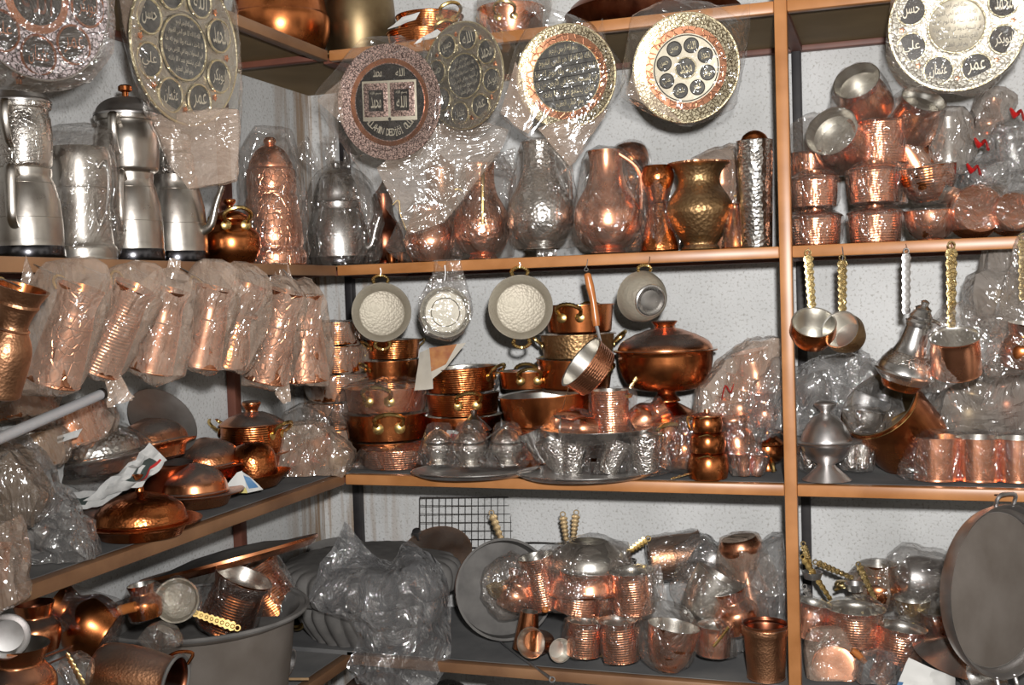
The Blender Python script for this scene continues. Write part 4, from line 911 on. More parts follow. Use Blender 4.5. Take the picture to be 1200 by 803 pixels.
lathe(t, 'engraved_band', [(.90, .19), (.885, .20), (.66, .335), (.63, .34)], 'silver_engraved', 33*s, 88*s, 48); lathe(t, 'base', [(0, -.17), (.55, -.17), (.66, -.13), (.72, -.06), (.6, -.05)], 'old_copper', 33*s, 88*s, 40)
l = lathe(t, 'lid', [(.46, .70), (.48, .76), (.40, .80), (.42, .84), (.28, .92), (.30, .95), (.14, .99), (.16, 1.04), (0, 1.07)], 'silver', 33*s, 88*s, 36, 2)
tube(t, 'spout', [t.px(1078, 384), t.px(1088, 376), t.px(1098, 378), t.px(1102, 382)], [.007, .005, .004, .003], 'silver', 8, 4)
strip(t, t.px(1062, 368), t.px(1062, 298), 9*s, 10*s, 'silver_dull', holes=8, up=t.R.transposed() @ FW, th=.0016)
tw = atD(1062, 298, depth(p)); hook(t, tw, Vector((tw.x, -DB-.002, ZU-.008)))
p = onY(1121, 436, -DB-.06); t = T('cezve', 'bagged copper cezve hanging by a broad brass handle right of the silver ewer', 'pot', p, tilt=-10, lean=20); s = t.s; t.R_ = 27*s
pot(t, 56, 46, [(0, 0), (.9, 0), (1, .05), (1, .5), (.96, .9), (1.02, 1)], 'copper', 'tin', .8)
strip(t, t.px(1115, 384), t.px(1115, 292), 9*s, 13*s, 'brass_engraved', holes=8, up=t.R.transposed() @ FW, th=.0018)
bag(t, [(1084, 440), (1088, 458), (1116, 444), (1150, 424), (1168, 392), (1150, 370), (1118, 356), (1086, 388)], 'film_clear', .004, .016, .003, own=False, thick=.075)
tw = atD(1115, 292, depth(p)); hook(t, tw, Vector((tw.x, -DB-.002, ZU-.008)))
p = onY(1196, 430, -DB-.05); t = ware('cezve', 'copper cezve in a bag at the right edge, hanging from a brass handle', 'pot', p, 50, 52, BELLY, 'old_copper', tilt=4, lean=8)
strip(t, t.px(1199, 352), t.px(1199, 282), 9*t.s, 12*t.s, 'brass_engraved', holes=7, up=t.R.transposed() @ FW, th=.0018)
bag(t, [(1166, 420), (1156, 440), (1200, 432), (1215, 390), (1200, 350), (1172, 362)], 'film_clear', .004, .016, .003)
tw = atD(1199, 282, depth(p)); hook(t, tw, Vector((tw.x, -DB-.002, ZU-.008)))
lumpy('round grey bag behind the hanging cezves at the right edge', onY(1172, 355, -.30), [(1136, 350), (1140, 325), (1165, 315), (1198, 316), (1205, 370), (1160, 385), (1140, 372)], 'film_dusty', [(1175, 388, 60, 50, BOWL, 'bronze_dark', 0)], 31, .006)
# ------------------------------------------------------------------ middle shelf, left rack
def left_dish(label, px, X, w, h, dz=0, knob='bead', m='dusty_copper_hammered', lidw=.78, tilt=0, lean=0, trayh=.3, domeh=.62, grp='lidded copper dishes on the left shelf'):
    t = T('serving_dish', label, 'dish', ls(px, X, ZM+dz), tilt, lean, group=grp); sahan(t, w, h, m, knob, lidw, trayh=trayh, domeh=domeh); return t
left_dish('lidded copper serving dish with a tall knob at the front edge of the left shelf', 166, .25, 140, 58, knob='stalk', lidw=.78, m='old_copper_hammered')
left_dish('dusty copper dish with a flat-topped lid just behind the tall-knobbed one', 228, .175, 116, 56, dz=.002, knob='none', lidw=.70, m='dusty_copper')
left_dish('hammered copper dish with bright reflections, stacked left of the knobbed lidded pot', 244, .105, 108, 54, dz=.030, knob='none', lidw=.80, tilt=-5)
left_dish('dusty domed copper dish leaning at the back beside the silver dish', 182, .100, 104, 58, dz=.095, knob='none', lidw=.86, tilt=-13, lean=-6, m='dusty_copper_hammered')
for i, (px, X, w, hh, lb) in enumerate(((244, .105, 90, .028, 'dark copper plate under the hammered dish of the left shelf'), (184, .098, 86, .09, 'dark copper dish under the dusty domed one'))):
    t = T('plate', lb, 'plate', ls(px, X, ZM), group='plates under the dishes'); s = t.s
    lathe(t, 'body', [(0, 0), (.6, 0), (.7, .1), (.82, .7), (1, .9), (1.01, 1), (.8, .85), (.66, .2), (0, .15)], 'dark_copper', w*s/2, hh, 44)
# lidded pot with two brass handles
p = ls(297, .10, ZM+.055); t = T('lidded_pot', 'round copper pot with a knobbed lid and two brass handles near the corner', 'pot', p); s = t.s
lathe(t, 'body', [(0, 0), (.7, 0), (.86, .08), (.96, .4), (.97, .95), (1.02, 1)], 'old_copper_rows', 38*s, 36*s, 48)
lathe(t, 'plate', [(0, -.02), (.9, -.02), (1.12, .06), (1.16, .12), (1.1, .1), (.9, .03), (0, .03)], 'dusty_copper', 38*s, 36*s, 48)
l = lathe(t, 'lid', [(1.0, 1.0), (.96, 1.06), (.7, 1.24), (.36, 1.38), (.2, 1.4), (.2, 1.5), (.28, 1.62), (.28, 1.72), (.2, 1.76), (0, 1.74)], 'dusty_copper', 38*s, 36*s, 44, 2)
bhandle(t, (37*s, 27*s), -25, 26*s); bhandle(t, (37*s, 30*s), 170, 26*s)
t = T('pot', 'dark copper pan hidden under the knobbed lidded pot', 'pan', ls(298, .10, ZM)); pan(t, 66, 26, 'dark_copper', hands=())
# silver dish in film lying on newspaper
p = ls(118, .125, ZM+.105); t = T('serving_dish', 'silver domed dish in clear film lying on newspaper', 'dish', p, tilt=-7); sahan(t, 124, 66, 'silver_hammered', 'none', .84, 'silver')
bag(t, [(68, 562), (90, 510), (120, 498), (160, 508), (178, 552), (120, 580)], 'film_tight', .004, .016, .003)
p = ls(120, .20, ZM+.06); t = T('newspaper', 'crumpled newspaper with a dark and red printed block under the silver dish', 'newspaper', p)
sheet(t, 'sheet', [t.px(100, 590), t.px(168, 572, .01), t.px(198, 542, -.03), t.px(178, 522, -.05)], 'newsprint', .010, 5, 12, patches=((.42, .74, .30, .85, 'print_dark'), (.75, .83, .2, .9, 'print_red'), (.52, .62, .5, .7, 'newsprint')))
sheet(t, 'sheet', [t.px(54, 575, -.02), t.px(74, 580, .0), t.px(80, 530, -.02), t.px(56, 545, -.04)], 'newsprint', .008, 6, 7, patches=((.3, .7, .3, .6, 'print_dark'),))
sheet(t, 'sheet', [t.px(66, 604, .0), t.px(122, 596, .0), t.px(150, 576, -.01), t.px(76, 580, -.03)], 'newsprint', .010, 8, 9, patches=((.2, .6, .2, .7, 'print_dark'),))
t = left_dish('dark copper dish beneath the newspaper', 112, .125, 120, 44, knob='none', m='dark_copper', lidw=.7, domeh=.5)
for i, (px, py, X, w, h, tl, lb) in enumerate(((88, 522, .10, 96, 46, -14, 'foggy-bagged copper pan behind the silver dish at the left'), (44, 548, .12, 70, 40, -10, 'brassy bagged copper dish left of the silver dish'), (24, 488, .09, 90, 50, -8, 'foggy bag of dusty copper under the hanging jugs at the far left'))):
    p = onX(px, py, X); t = T('pan', lb, 'pan', p, tilt=tl, group='bagged pans at the back of the left shelf'); pan(t, w, h, ('old_copper', 'bronze_hammered', 'dusty_copper')[i], hands=())
    bag(t, [(px-w*.6, py+4), (px+w*.5, py-h*.7), (px+w*.2, py-h*1.0), (px-w*.4, py-h*.6)], 'film_brown' if i == 2 else 'film_foggy', .004, .018, .003)
p = onX(60, 525, .15); t = T('newspaper', 'white folded newspaper strips on the bagged pan at the left', 'newspaper', p)
sheet(t, 'sheet', [t.px(22, 535), t.px(92, 512), t.px(98, 502), t.px(20, 526)], 'newsprint', .006, 9, 8, patches=((.5, .8, .2, .6, 'print_dark'),))
p = onX(140, 486, .10); t = T('tray', 'grey dusty tray leaning behind the copper dishes', 'tray', onX(190, 494, .06), R=facing((.75, -.2, .55)))
lathe(t, 'body', [(0, -.004), (.93, -.004), (1, .06), (1.02, .08), (.98, .07), (.92, .004), (0, .004)], 'silver_dull', 44*t.s, .05, 48)
# steel bar in front of the left rack
a, b = onX(-12, 519, .34), onX(119, 462, .315); t = T('steel_bar', 'pale steel bar slanting across the left shelf', 'bar', a, R=Matrix.Identity(3))
tube(t, 'bar', [Vector((0, 0, 0)), (b-a)*.5, b-a], .0085, 'bar_steel', 12); tube(t, 'end_cap', [(b-a)*.985, (b-a)*1.01], .0098, 'iron_wire', 12)
# big dusty bags at the left front
lumpy('large grey plastic bag of silver wares at the left front of the shelf', onZ(60, 660, ZM)+HV*.03, [(24, 692), (66, 656), (110, 652), (92, 606), (54, 556), (20, 520), (-20, 510), (-20, 640)], 'film_grey', [(34, 618, 54, 40, BOWL, 'silver', 20), (36, 650, 56, 30, BOWL, 'silver_dull', -12), (-10, 590, 40, 40, BELLY, 'silver_dull', 10)], 41, .010, thick=.06)
lumpy('beige fogged bag cut by the left edge, hanging over the shelf front', onX(2, 690, .315), [(-30, 640), (16, 610), (22, 692), (26, 700), (-10, 716), (-30, 716)], 'film_foggy', [(-10, 690, 50, 50, CUP, 'copper', 0)], 42, .006, thick=.05)
lumpy('dark plastic bag on the wares at the far left under the steel bar', onX(10, 560, .2), [(-20, 580), (-20, 520), (20, 530), (52, 580), (40, 610), (-10, 620)], 'film_brown', [(0, 590, 60, 40, BOWL, 'silver_dull', 0)], 43, .007, thick=.06)
# right end: bowl with printed paper, foggy bag
p = ls(300, .20, ZM); t = T('bowl', 'copper bowl standing on a copper saucer right of the paper triangle', 'bowl', p, tilt=-6); s = t.s
lathe(t, 'saucer', [(0, 0), (.6, 0), (.8, .5), (1.0, .9), (1.02, 1), (.8, .7), (0, .3)], 'old_copper', 42*s, 16*s, 44); lathe(t, 'body', [(.55, .3), (.7, .5), (.74, 1.6), (.68, 2.6), (.4, 3.2), (0, 3.4)], 'old_copper_hammered', 38*s, 16*s, 44, 2)
p = onZ(282, 588, ZM+.004); t = T('paper_scrap', 'folded printed paper triangle beside the copper bowl', 'paper', onn(280, 586, ZM, .0))
sheet(t, 'sheet', [t.px(258, 578), t.px(290, 578, .012), t.px(284, 552), t.px(278, 554)], 'paper', .002, 3, 8, patches=((0, 1, 0, .3, 'print_yellow'),))
sheet(t, 'sheet', [t.px(290, 578, .012), t.px(308, 574, -.01), t.px(292, 558), t.px(282, 552)], 'newsprint', .003, 4, 6, patches=((.2, .9, .1, .8, 'print_blue'),))
lumpy('foggy bag of small copper cups at the inner corner of the left shelf', ls(350, .18, ZM), [(312, 560), (300, 525), (330, 500), (372, 498), (412, 530), (404, 556), (372, 572), (345, 578)], 'film_foggy', [(345, 565, 44, 36, CUP, 'copper', 30), (380, 545, 40, 34, BOWL, 'old_copper', -20), (330, 540, 40, 34, CUP, 'tin', 10), (392, 548, 30, 16, BOWL, 'brass', 10)], 44, .007, thick=.10)
lumpy('clear bag with a silver lid behind the knobbed copper pot', bs(356, -.36, ZM), [(322, 512), (336, 484), (356, 474), (386, 492), (392, 518), (350, 524)], 'film_clear', [(356, 512, 52, 20, [(0, 0), (.9, 0), (1, .1), (.8, .5), (.3, .9), (.2, 1)], 'silver', 0)], 45, .004, thick=.06)
t = T('lid', 'small steel lid knob poking up by the brown rack leg', 'lid', ls(327, .06, ZM+.08)); lathe(t, 'body', [(0, 0), (1, 0), (.9, .3), (.4, .7), (.3, .8), (.3, 1.2), (0, 1.3)], 'silver_dull', .018, .02, 30)
# ------------------------------------------------------------------ middle shelf, back rack: stacks near the corner
def stack(px, Y, levels, film_, lab, m='old_copper_rows', rnd=1, grp=None, tl=(), spin=0):
    z = ZM; r = random.Random(rnd); n = len(levels)
    for i, (w, h, mm) in enumerate(levels):
        p = bs(px + r.uniform(-2, 2), Y, z); t = T('pan', lab[i], 'pan', p, spin=spin+r.uniform(-30, 30), group=grp, tilt=r.uniform(-2, 2)); pan(t, w, h, mm or m, hands=(-70+i*25, 110+i*25), hw=w*.24)
        if film_: bag(t, [(px-w*.56, w2y(p)-h*.2), (px+w*.55, w2y(p)-h*.3)], film_, .003, .02, .002)
        z += h*t.s*1.06+.002
def w2y(p):
    d = Vector(p)-EYE; return 401.5-FPX*d.dot(UP)/d.dot(FW)
o4 = ('lowest', 'second lowest', 'third from the bottom', 'topmost', 'fifth from the bottom', 'sixth from the bottom')
stack(396, -.165, [(66, 30, None)]*4+[(60, 26, None)], 'film_foggy', ['foggy-bagged copper pan in the corner stack, '+('lowest', 'second lowest', 'third from the bottom', 'second from the top', 'topmost')[i] for i in range(5)], rnd=2, grp='bagged pans stacked in the corner')
stack(460, -.125, [(66, 28, None), (66, 27, 'old_copper'), (66, 25, None), (64, 23, 'old_copper'), (62, 22, None)], None, ['copper pan in the stack below the hanging pan nearest the corner, '+('lowest', 'second lowest', 'third from the bottom', 'second from the top', 'topmost')[i] for i in range(5)], rnd=3, grp='pans stacked under the hanging pan')
p = bs(456, -.255, ZM); k = depth(p)/FPX
t = T('pan', 'plain copper pan hidden low behind the front bagged pan', 'pan', p); pan(t, 92, 26, 'old_copper', hands=())
t = T('pan', 'copper pan with a brass handle facing out, under the bagged pan', 'pan', upz(p, 28*k)); pan(t, 98, 30, 'old_copper', hands=(-82, 98), hw=32)
t = T('pan', 'bagged copper pan with a brass handle lying upside down on another pan', 'pan', upz(p, 60*k)); pan(t, 96, 28, 'copper', hands=(-95, 85), hw=32)
bag(t, [(384, 494), (410, 462), (440, 456), (500, 470), (505, 490)], 'film_clear', .005, .016, .003)
p = onn(462, 553, ZM, .085); t = T('pan', 'low copper pan in clear film lying at the shelf front beside the silver tray', 'pan', p, spin=20); pan(t, 80, 22, 'copper_rows', hands=(10,), hw=20)
bag(t, [(412, 552), (424, 535), (470, 522), (500, 520), (505, 540)], 'film_clear', .004, .016, .003, tails=(((424, 545), (410, 556), 5, 11),))
p = bs(545, -.20, ZM); k = depth(p)/FPX
t = T('pan', 'dark copper pan lowest of the two behind the left silver tray', 'pan', p); pan(t, 88, 52, 'old_copper', hands=())
t = T('pan', 'copper pan with a brass handle in the pile behind the left silver tray', 'pan', upz(p, 54*k)); pan(t, 86, 0.1+25, 'old_copper_rows', hands=(-80, 100), hw=28)
p2 = upz(p, 81*k); t = T('pan', 'wide shallow copper pan stuffed with plastic, on top of its pile', 'pan', p2, tilt=-2); pan(t, 86, 28, 'old_copper_rows', hands=(-30, 150), hw=24)
bag(t, [(512, 452), (520, 440), (536, 446), (550, 434), (566, 444), (582, 440), (578, 456), (520, 460)], 'film_grey', .008, .014, .002, own=False, thick=.06)
p = bs(512, -.30, ZM+.155); t = T('torn_card', 'torn curled piece of printed card leaning on the copper pans', 'card', onY(505, 455, -.30))
sheet(t, 'sheet', [t.px(486, 458), t.px(508, 456, .01), t.px(505, 408), t.px(492, 414, -.02)], 'card_back', .004, 2, 7)
sheet(t, 'sheet', [t.px(506, 445, .01), t.px(522, 432), t.px(546, 402), t.px(503, 408)], 'card_back', .005, 5, 8, patches=((.05, .7, .25, .95, 'rusty_print'),))
# pot stack with the skillet in front
p = bs(652, -.235, ZM); k = depth(p)/FPX
t = T('pan', 'large wide copper pan at the bottom of the pot stack', 'pan', p); pan(t, 118, 46, 'old_copper', hands=())
t = T('pan', 'second large wide copper pan of the pot stack, its rim jutting left', 'pan', upz(p, 48*k), tilt=-4); pan(t, 124, 36, 'old_copper', hands=(), hw=30)
p3 = upz(p, 88*k)
t = T('pan', 'small copper pan with a brass handle at the left on the wide pan', 'pan', p3 - RT*(30*k) + HV*.03); pan(t, 66, 20, 'old_copper', hands=(-88, 92), hw=26)
q = p3 + RT*(24*k)
t = T('saucepan', 'deep copper pan third from the top in the pot stack', 'pan', q, tilt=3, group='pots of the tall stack'); pan(t, 88, 34, 'old_copper', hands=(-50, 130), hw=24, lip=.05)
t = T('saucepan', 'brassy pan second from the top with side handles in the pot stack', 'pan', upz(q, 36*k) + RT*(5*k), group='pots of the tall stack'); pan(t, 86, 28, 'bronze_hammered', hands=(180, 0), hw=24, lip=.06)
t = T('saucepan', 'topmost dark copper pot of the stack with a brass bow handle', 'pan', upz(q, 66*k) + RT*(8*k), group='pots of the tall stack'); pan(t, 80, 32, 'old_copper', hands=(-108, 72), hw=28, lip=.06, im='dark_copper')
# tureen on a lidded pot
p = bs(783, -.235, ZM); k = depth(p)/FPX
t = T('lidded_pot', 'squat copper pot with a conical lid and brass handle under the tureen', 'pot', p); s = t.s
lathe(t, 'body', [(0, 0), (.8, 0), (.96, .1), (1, .5), (1, 1)], 'old_copper', 44*s, 54*s, 48)
lathe(t, 'lid', [(1.02, .98), (1.0, 1.04), (.7, 1.2), (.34, 1.36), (.22, 1.42), (0, 1.42)], 'old_copper', 44*s, 54*s, 44)
bhandle(t, (44*s, 42*s), -92, 30*s)
t = T('tureen', 'big footed copper tureen with a domed lid standing on the squat pot', 'tureen', upz(p, 76*k)); s = t.s
lathe(t, 'bowl', [(0, 0), (.26, 0), (.28, .04), (.20, .14), (.22, .2), (.62, .26), (.84, .42), (.95, .72), (.98, 1), (1.06, 1.02), (1.06, 1.05)], 'old_copper', 57*s, 58*s, 60, 3, inner=[(1.06, 1.05), (.94, 1.02), (.9, .7), (.5, .36), (0, .34)])
l = lathe(t, 'lid', [(.97, 1.05), (.96, 1.10), (.90, 1.20), (.78, 1.28), (.75, 1.29), (.62, 1.36), (.58, 1.37), (.36, 1.45), (.24, 1.48), (.20, 1.52), (.26, 1.60), (.27, 1.62), (.2, 1.635), (0, 1.61)], 'dusty_copper', 57*s, 58*s, 60, 2)
# ------------------------------------------------------------------ silver trays with bagged cups
def tray(label, px, py, rx, dz=0):
    r = rx/500; p = onn(px, py, ZM+dz, r*.72); t = T('tray', label, 'tray', p, group='oval silver trays'); s = t.s
    sc_ = Matrix.Diagonal((1, .74, 1, 1))
    lathe(t, 'body', [(0, .002), (.86, .002), (.93, .006), (1, .012), (1.01, .014), (.99, .015), (.9, .008), (0, .005)], 'silver_dull', rx*s, 1, 64, mx=sc_)
    mk('edge', *[(lambda g: ([sc_ @ v for v in g[0]], g[1]))(ring_geo((0, 0, .0135), (0, 0, 1), rx*s, .0022, 64, 6))][0], 'silver', None, t.e); return t
t1 = tray('oval silver tray carrying three bagged sugar bowls', 556, 566, 75)
t2 = tray('oval silver tray carrying bagged cups and a bagged dish', 694, 570, 84)
SUGAR = [(0, 0), (.62, 0), (.68, .04), (.5, .1), (.82, .3), (.9, .44), (.78, .56), (.84, .6), (.7, .72), (.4, .84), (.18, .9), (.2, .96), (0, 1)]
def sugar(label, px, Y, w, h, tilt=0, z=.017, m='silver_engraved', tails=(), dx=0):
    p = bs(px, Y, ZM+z); t = T('sugar_bowl', label, 'bowl', p, tilt=tilt, group='bagged silver sugar bowls'); lathe(t, 'body', SUGAR[:6]+[(.78, .56), (0, .57)], m, w*t.s/2, h*t.s, 36, 2)
    lathe(t, 'lid', [(.84, .575)]+SUGAR[7:], m, w*t.s/2, h*t.s, 36, 2)
    b = w2y(p); bag(t, [(px-w*.62, b), (px+w*.62, b-2), (px-w*.3, b-h*1.0), (px+w*.28, b-h*1.03)], 'film_tight', .004, .014, .002, tails); return t
sugar('bagged silver sugar bowl at the left end of its tray', 514, -.375, 40, 46)
sugar('bagged silver sugar bowl in the middle of the left tray', 551, -.392, 44, 50)
sugar('bagged silver sugar bowl at the right of the left tray', 595, -.37, 40, 48)
t = T('sugar_bowl', 'unwrapped silver lidded pot behind the bagged sugar bowls', 'bowl', bs(557, -.30, ZM+.017)); lathe(t, 'body', SUGAR[:6]+[(.78, .56), (0, .57)], 'silver', 21*t.s, 60*t.s, 36, 2); lathe(t, 'lid', [(1.0, .585), (.9, .62), (.6, .74), (.3, .84), (.16, .9), (.2, .98), (0, 1)], 'silver', 21*t.s, 60*t.s, 36, 2)
t = T('spoon', 'twisted silver handle slanting up from the sugar bowls', 'spoon', onY(572, 512, -.33)); rope(t, 'handle', [t.px(570, 514), t.px(592, 498), t.px(613, 483)], .0022, 'silver', 10); lathe(t, 'bowl', [(0, -.004), (.008, 0), (.009, .004)], 'silver', 1, 1, 20, mx=Matrix.Translation(t.px(566, 517)))
t = T('price_card', 'white card with a red blot behind the left tray', 'card', onY(528, 514, -.31)); sheet(t, 'card', [t.px(520, 518), t.px(540, 524), t.px(546, 506), t.px(524, 504)], 'paper', .001, 2, 8, patches=((.3, .8, .3, .75, 'print_red'),))
def cup(label, px, py, Y, w, h, tilt, m='silver_engraved', film_='film_tight', name='cup', prof=CUP, grp='bagged cups on the right tray', lean=0, pts=(), tails=()):
    t = ware(name, label, 'cup', onY(px, py, Y), w, h, prof, m, group=grp, tilt=tilt, lean=lean)
    bag(t, pts, film_, .0035, .014, .002, tails); return t
cup('bagged silver cup tipped sideways at the left end of the right tray', 662, 552, -.385, 44, 42, -18, prof=BOWL, pts=((640, 552), (642, 510), (690, 522)))
cup('upright bagged silver cup beside the sideways one', 672, 559, -.40, 36, 40, 0, pts=((648, 560), (692, 556)))
cup('leaning bagged silver cup at the middle of the right tray', 712, 558, -.40, 34, 42, 22, pts=((696, 562), (736, 556), (738, 528)))
cup('bagged silver cup at the right of the right tray', 757, 557, -.385, 42, 48, 0, pts=((736, 558), (786, 552), (778, 516)))
cup('small grey bagged cup seen end on at the back left of the right tray', 640, 540, -.33, 36, 40, -22, 'silver', pts=((624, 545), (634, 506)))
p = bs(700, -.335, ZM+.072); t = T('dish', 'wide shallow dish in clear film resting on the bagged cups', 'dish', p); pan(t, 130, 16, 'silver', hands=(), taper=.7)
bag(t, [(630, 516), (640, 508), (720, 504), (770, 512), (806, 498), (808, 508), (770, 526), (690, 536), (650, 530)], 'film_clear', .004, .016, .003)
zc = p.z+.036
cup('bagged copper cup lying on its side, left on the shallow dish', 650, 492, -.33, 36, 56, 98, 'copper', prof=BELLY, grp='bagged copper cups on the dish', pts=((634, 480), (708, 500)))
cup('upright bagged copper cup on the shallow dish', 716, 509, -.335, 44, 52, 0, 'copper_rows', prof=[(0, 0), (.92, 0), (1, .04), (.98, .5), (1, 1)], grp='bagged copper cups on the dish', pts=((746, 456), (692, 510)))
cup('bagged copper cup lying behind the upright one with red thread', 742, 500, -.31, 40, 44, 60, 'copper', prof=BELLY, grp='bagged copper cups on the dish', pts=((730, 508), (788, 494), (770, 476)))
cup('bagged copper cup lying between the sideways one and the dish edge', 700, 504, -.36, 30, 44, -84, 'copper', prof=BELLY, grp='bagged copper cups on the dish')
t = T('ladle', 'brass-handled ladle leaning among the bagged copper cups', 'ladle', onY(739, 455, -.33)); strip(t, t.px(738, 455), t.px(765, 414), 4*t.s, 5*t.s, 'brass_engraved', holes=6, up=t.R.transposed() @ FW, th=.0014); lathe(t, 'bowl', [(0, -.012), (.014, -.008), (.018, 0)], 'brass', 1, 1, 20, mx=Matrix.Translation(t.px(733, 462)))
t = T('ladle', 'steel strip handle standing up behind the sideways copper cup', 'ladle', onY(660, 478, -.35)); tube(t, 'handle', [t.px(659, 480), t.px(663, 466), t.px(667, 452)], .0028, 'steel', 6, 3, .35); lathe(t, 'bowl', [(0, -.012), (.014, -.008), (.018, 0)], 'silver', 1, 1, 20, mx=Matrix.Translation(t.px(657, 486)))
lumpy('clear bag with copper ware right of the bagged silver cups', bs(800, -.33, ZM), [(778, 545), (776, 510), (800, 492), (826, 500), (818, 545), (806, 556)], 'film_clear', [(800, 548, 40, 56, BELLY, 'old_copper', 6)], 51, .005)
t = T('brass_key', 'flat brass handle end sticking out beside the right tray', 'handle', onZ(798, 560, ZM+.004)); strip(t, t.px(786, 563), t.px(812, 556), 5*t.s, 5*t.s, 'brass_engraved', holes=4, up=(0, 0, 1), th=.0018)
# copper jars stacked by the bags
p = onn(835, 566, ZM, .048); k = depth(p)/FPX; t = T('stacked_jar', 'tower of three round copper food jars with a flat lid and small brass clips', 'jar', p); s = t.s
z = 0
for i, (w, h) in enumerate(((48, 30), (42, 24), (36, 20))):
    j = lathe(t, 'jar', [(0, 0), (.8, 0), (.94, .15), (1, .5), (.94, .84), (.86, .97), (.90, 1.0), (0, 1.0)], 'old_copper', w*s/2, h*s, 40, 2, mx=Matrix.Translation((0, 0, z)))
    tube(j, 'clip', [(-w*s*.30, -w*s*.40, z+h*s*.9), (-w*s*.1, -w*s*.50, z+h*s*1.0), (w*s*.06, -w*s*.47, z+h*s*.92)], .0018, 'brass', 6, 4)
    z += h*s
lathe(t, 'lid', [(1.02, 0), (1.0, .3), (.7, .6), (.2, .8), (.18, 1.5), (0, 1.6)], 'dusty_copper', 18*s, 5*s, 36, mx=Matrix.Translation((0, 0, z)))
tube(t, 'handle', [(-18*s, 0, z-.006), (-23*s, 0, z-.002), (-22*s, -.004, z-.02), (-19*s, -.002, z-.03)], .0022, 'brass', 6, 4)
lumpy('foggy bag with pinkish copper and a red tie behind the copper jars', bs(858, -.26, ZM), [(818, 500), (822, 455), (848, 425), (880, 402), (906, 398), (914, 440), (880, 480), (850, 520)], 'film_foggy', [(862, 500, 60, 60, BELLY, 'copper', 14), (890, 460, 48, 50, CEZVE, 'copper', -12)], 52, .007, thick=.10)
t = T('ribbon', 'red tie on the foggy bag behind the copper jars', 'ribbon', onY(852, 458, -.36)); tube(t, 'strand', [t.px(846, 468), t.px(850, 452), t.px(856, 460), t.px(860, 450)], [.002, .005, .004, .002], 'red_ribbon', 6, 4, .4)
lumpy('copper pot in clear film just behind the tower of jars', bs(866, -.33, ZM), [(848, 540), (850, 480), (874, 472), (890, 500), (886, 545)], 'film_clear', [(868, 545, 44, 60, [(0, 0), (.8, 0), (1, .3), (.9, .6), (.7, .72), (.9, .9), (.8, 1)], 'copper', -8)], 53, .005)
lumpy('grey film bag draped in front of the post side, over small copper pots', bs(890, -.30, ZM), [(866, 505), (880, 460), (900, 430), (912, 420), (914, 500), (890, 515)], 'film_grey', [(896, 500, 34, 40, BELLY, 'copper', 0)], 54, .007)
p = onn(905, 555, ZM, .04); t = T('lidded_pot', 'small lidded copper pot with a brass tap at the foot of the post', 'pot', p); s = t.s
lathe(t, 'body', [(0, .2), (.5, .2), (.9, .32), (1, .5), (.96, .62), (1.02, .64), (1.0, .68), (.5, .86), (.26, .9), (.24, 1.0), (.34, 1.08), (0, 1.1)], 'old_copper', 20*s, 48*s, 40, 2)
lathe(t, 'foot', [(.5, .0), (.4, .08), (.44, .22)], 'old_copper', 20*s, 48*s, 30); tube(t, 'tap', [(0, -15*s, 12*s), (.0, -22*s, 10*s), (.002, -24*s, 2*s)], [.004, .006, .004], 'brass', 8, 4)
lumpy('clear bag of tiny copper cups at the shelf front by the jars', onn(878, 562, ZM, .03), [(858, 562), (862, 530), (885, 520), (896, 545), (892, 562)], 'film_clear', [(872, 560, 22, 26, CUP, 'copper', 0), (886, 560, 20, 24, CUP, 'copper', 10)], 55, .004, thick=.03)
# ------------------------------------------------------------------ middle shelf, right bay
p = onn(976, 567, ZM, .045); t = T('footed_dish', 'dusty silver footed dish with a domed lid right of the post', 'dish', p); s = t.s
lathe(t, 'foot', [(0, 0), (.66, 0), (.64, .03), (.3, .18), (.22, .24), (0, .24)], 'silver_dull', 40*s, 82*s, 44, 2)
lathe(t, 'bowl', [(.22, .22), (.44, .28), (.66, .40), (.74, .50), (1.0, .55), (1.02, .565), (.9, .565), (0, .55)], 'silver_dull', 40*s, 82*s, 52)
l = lathe(t, 'lid', [(.74, .56), (.72, .60), (.56, .78), (.34, .90), (.18, .95), (.14, .99), (.30, 1.06), (.32, 1.10), (.18, 1.14), (0, 1.14)], 'silver_dull', 40*s, 82*s, 44, 2)
p = onY(1070, 535, -.27); t = T('saucepan', 'big dull copper saucepan tipped over with its open mouth to the left', 'pan', onY(1068, 520, -.25), R=facing(-RT*.62+UP*.60-FW*.42, up=UP)); s = t.s
pot(t, 92, 74, [(0, 0), (.88, 0), (.98, .06), (1, .2), (1, 1), (1.03, 1.01)], 'old_copper', 'bronze_dark', .92, 52)
mk('rim', *ring_geo((0, 0, 74*s), (0, 0, 1), 46*s, .0025, 48, 6), 'brass', None, t.e)
strip(t, (0, 47*s, 68*s), (0, 72*s, 78*s), 6*s, 8*s, 'brass_engraved', holes=3, up=(0, 0, 1), th=.0016)
lumpy('large crumpled grey plastic bag slumped over the saucepan mouth', bs(985, -.24, ZM+.10), [(905, 500), (934, 440), (962, 424), (1002, 416), (1012, 440), (1044, 446), (1046, 476), (1014, 478), (985, 476), (940, 506)], 'film_grey', [(1000, 500, 60, 40, BOWL, 'silver_dull', 24), (960, 480, 50, 40, BOWL, 'silver_dull', -20)], 56, .010, thick=.08, tails=(((1000, 436), (1008, 416), 10, 16),))
lumpy('silver ware in clear film inside the mouth of the tipped saucepan', onY(1020, 500, -.32), [(990, 508), (992, 484), (1015, 478), (1040, 486), (1034, 505)], 'film_clear', [(1016, 506, 34, 24, BOWL, 'silver', 10)], 57, .006, thick=.04)
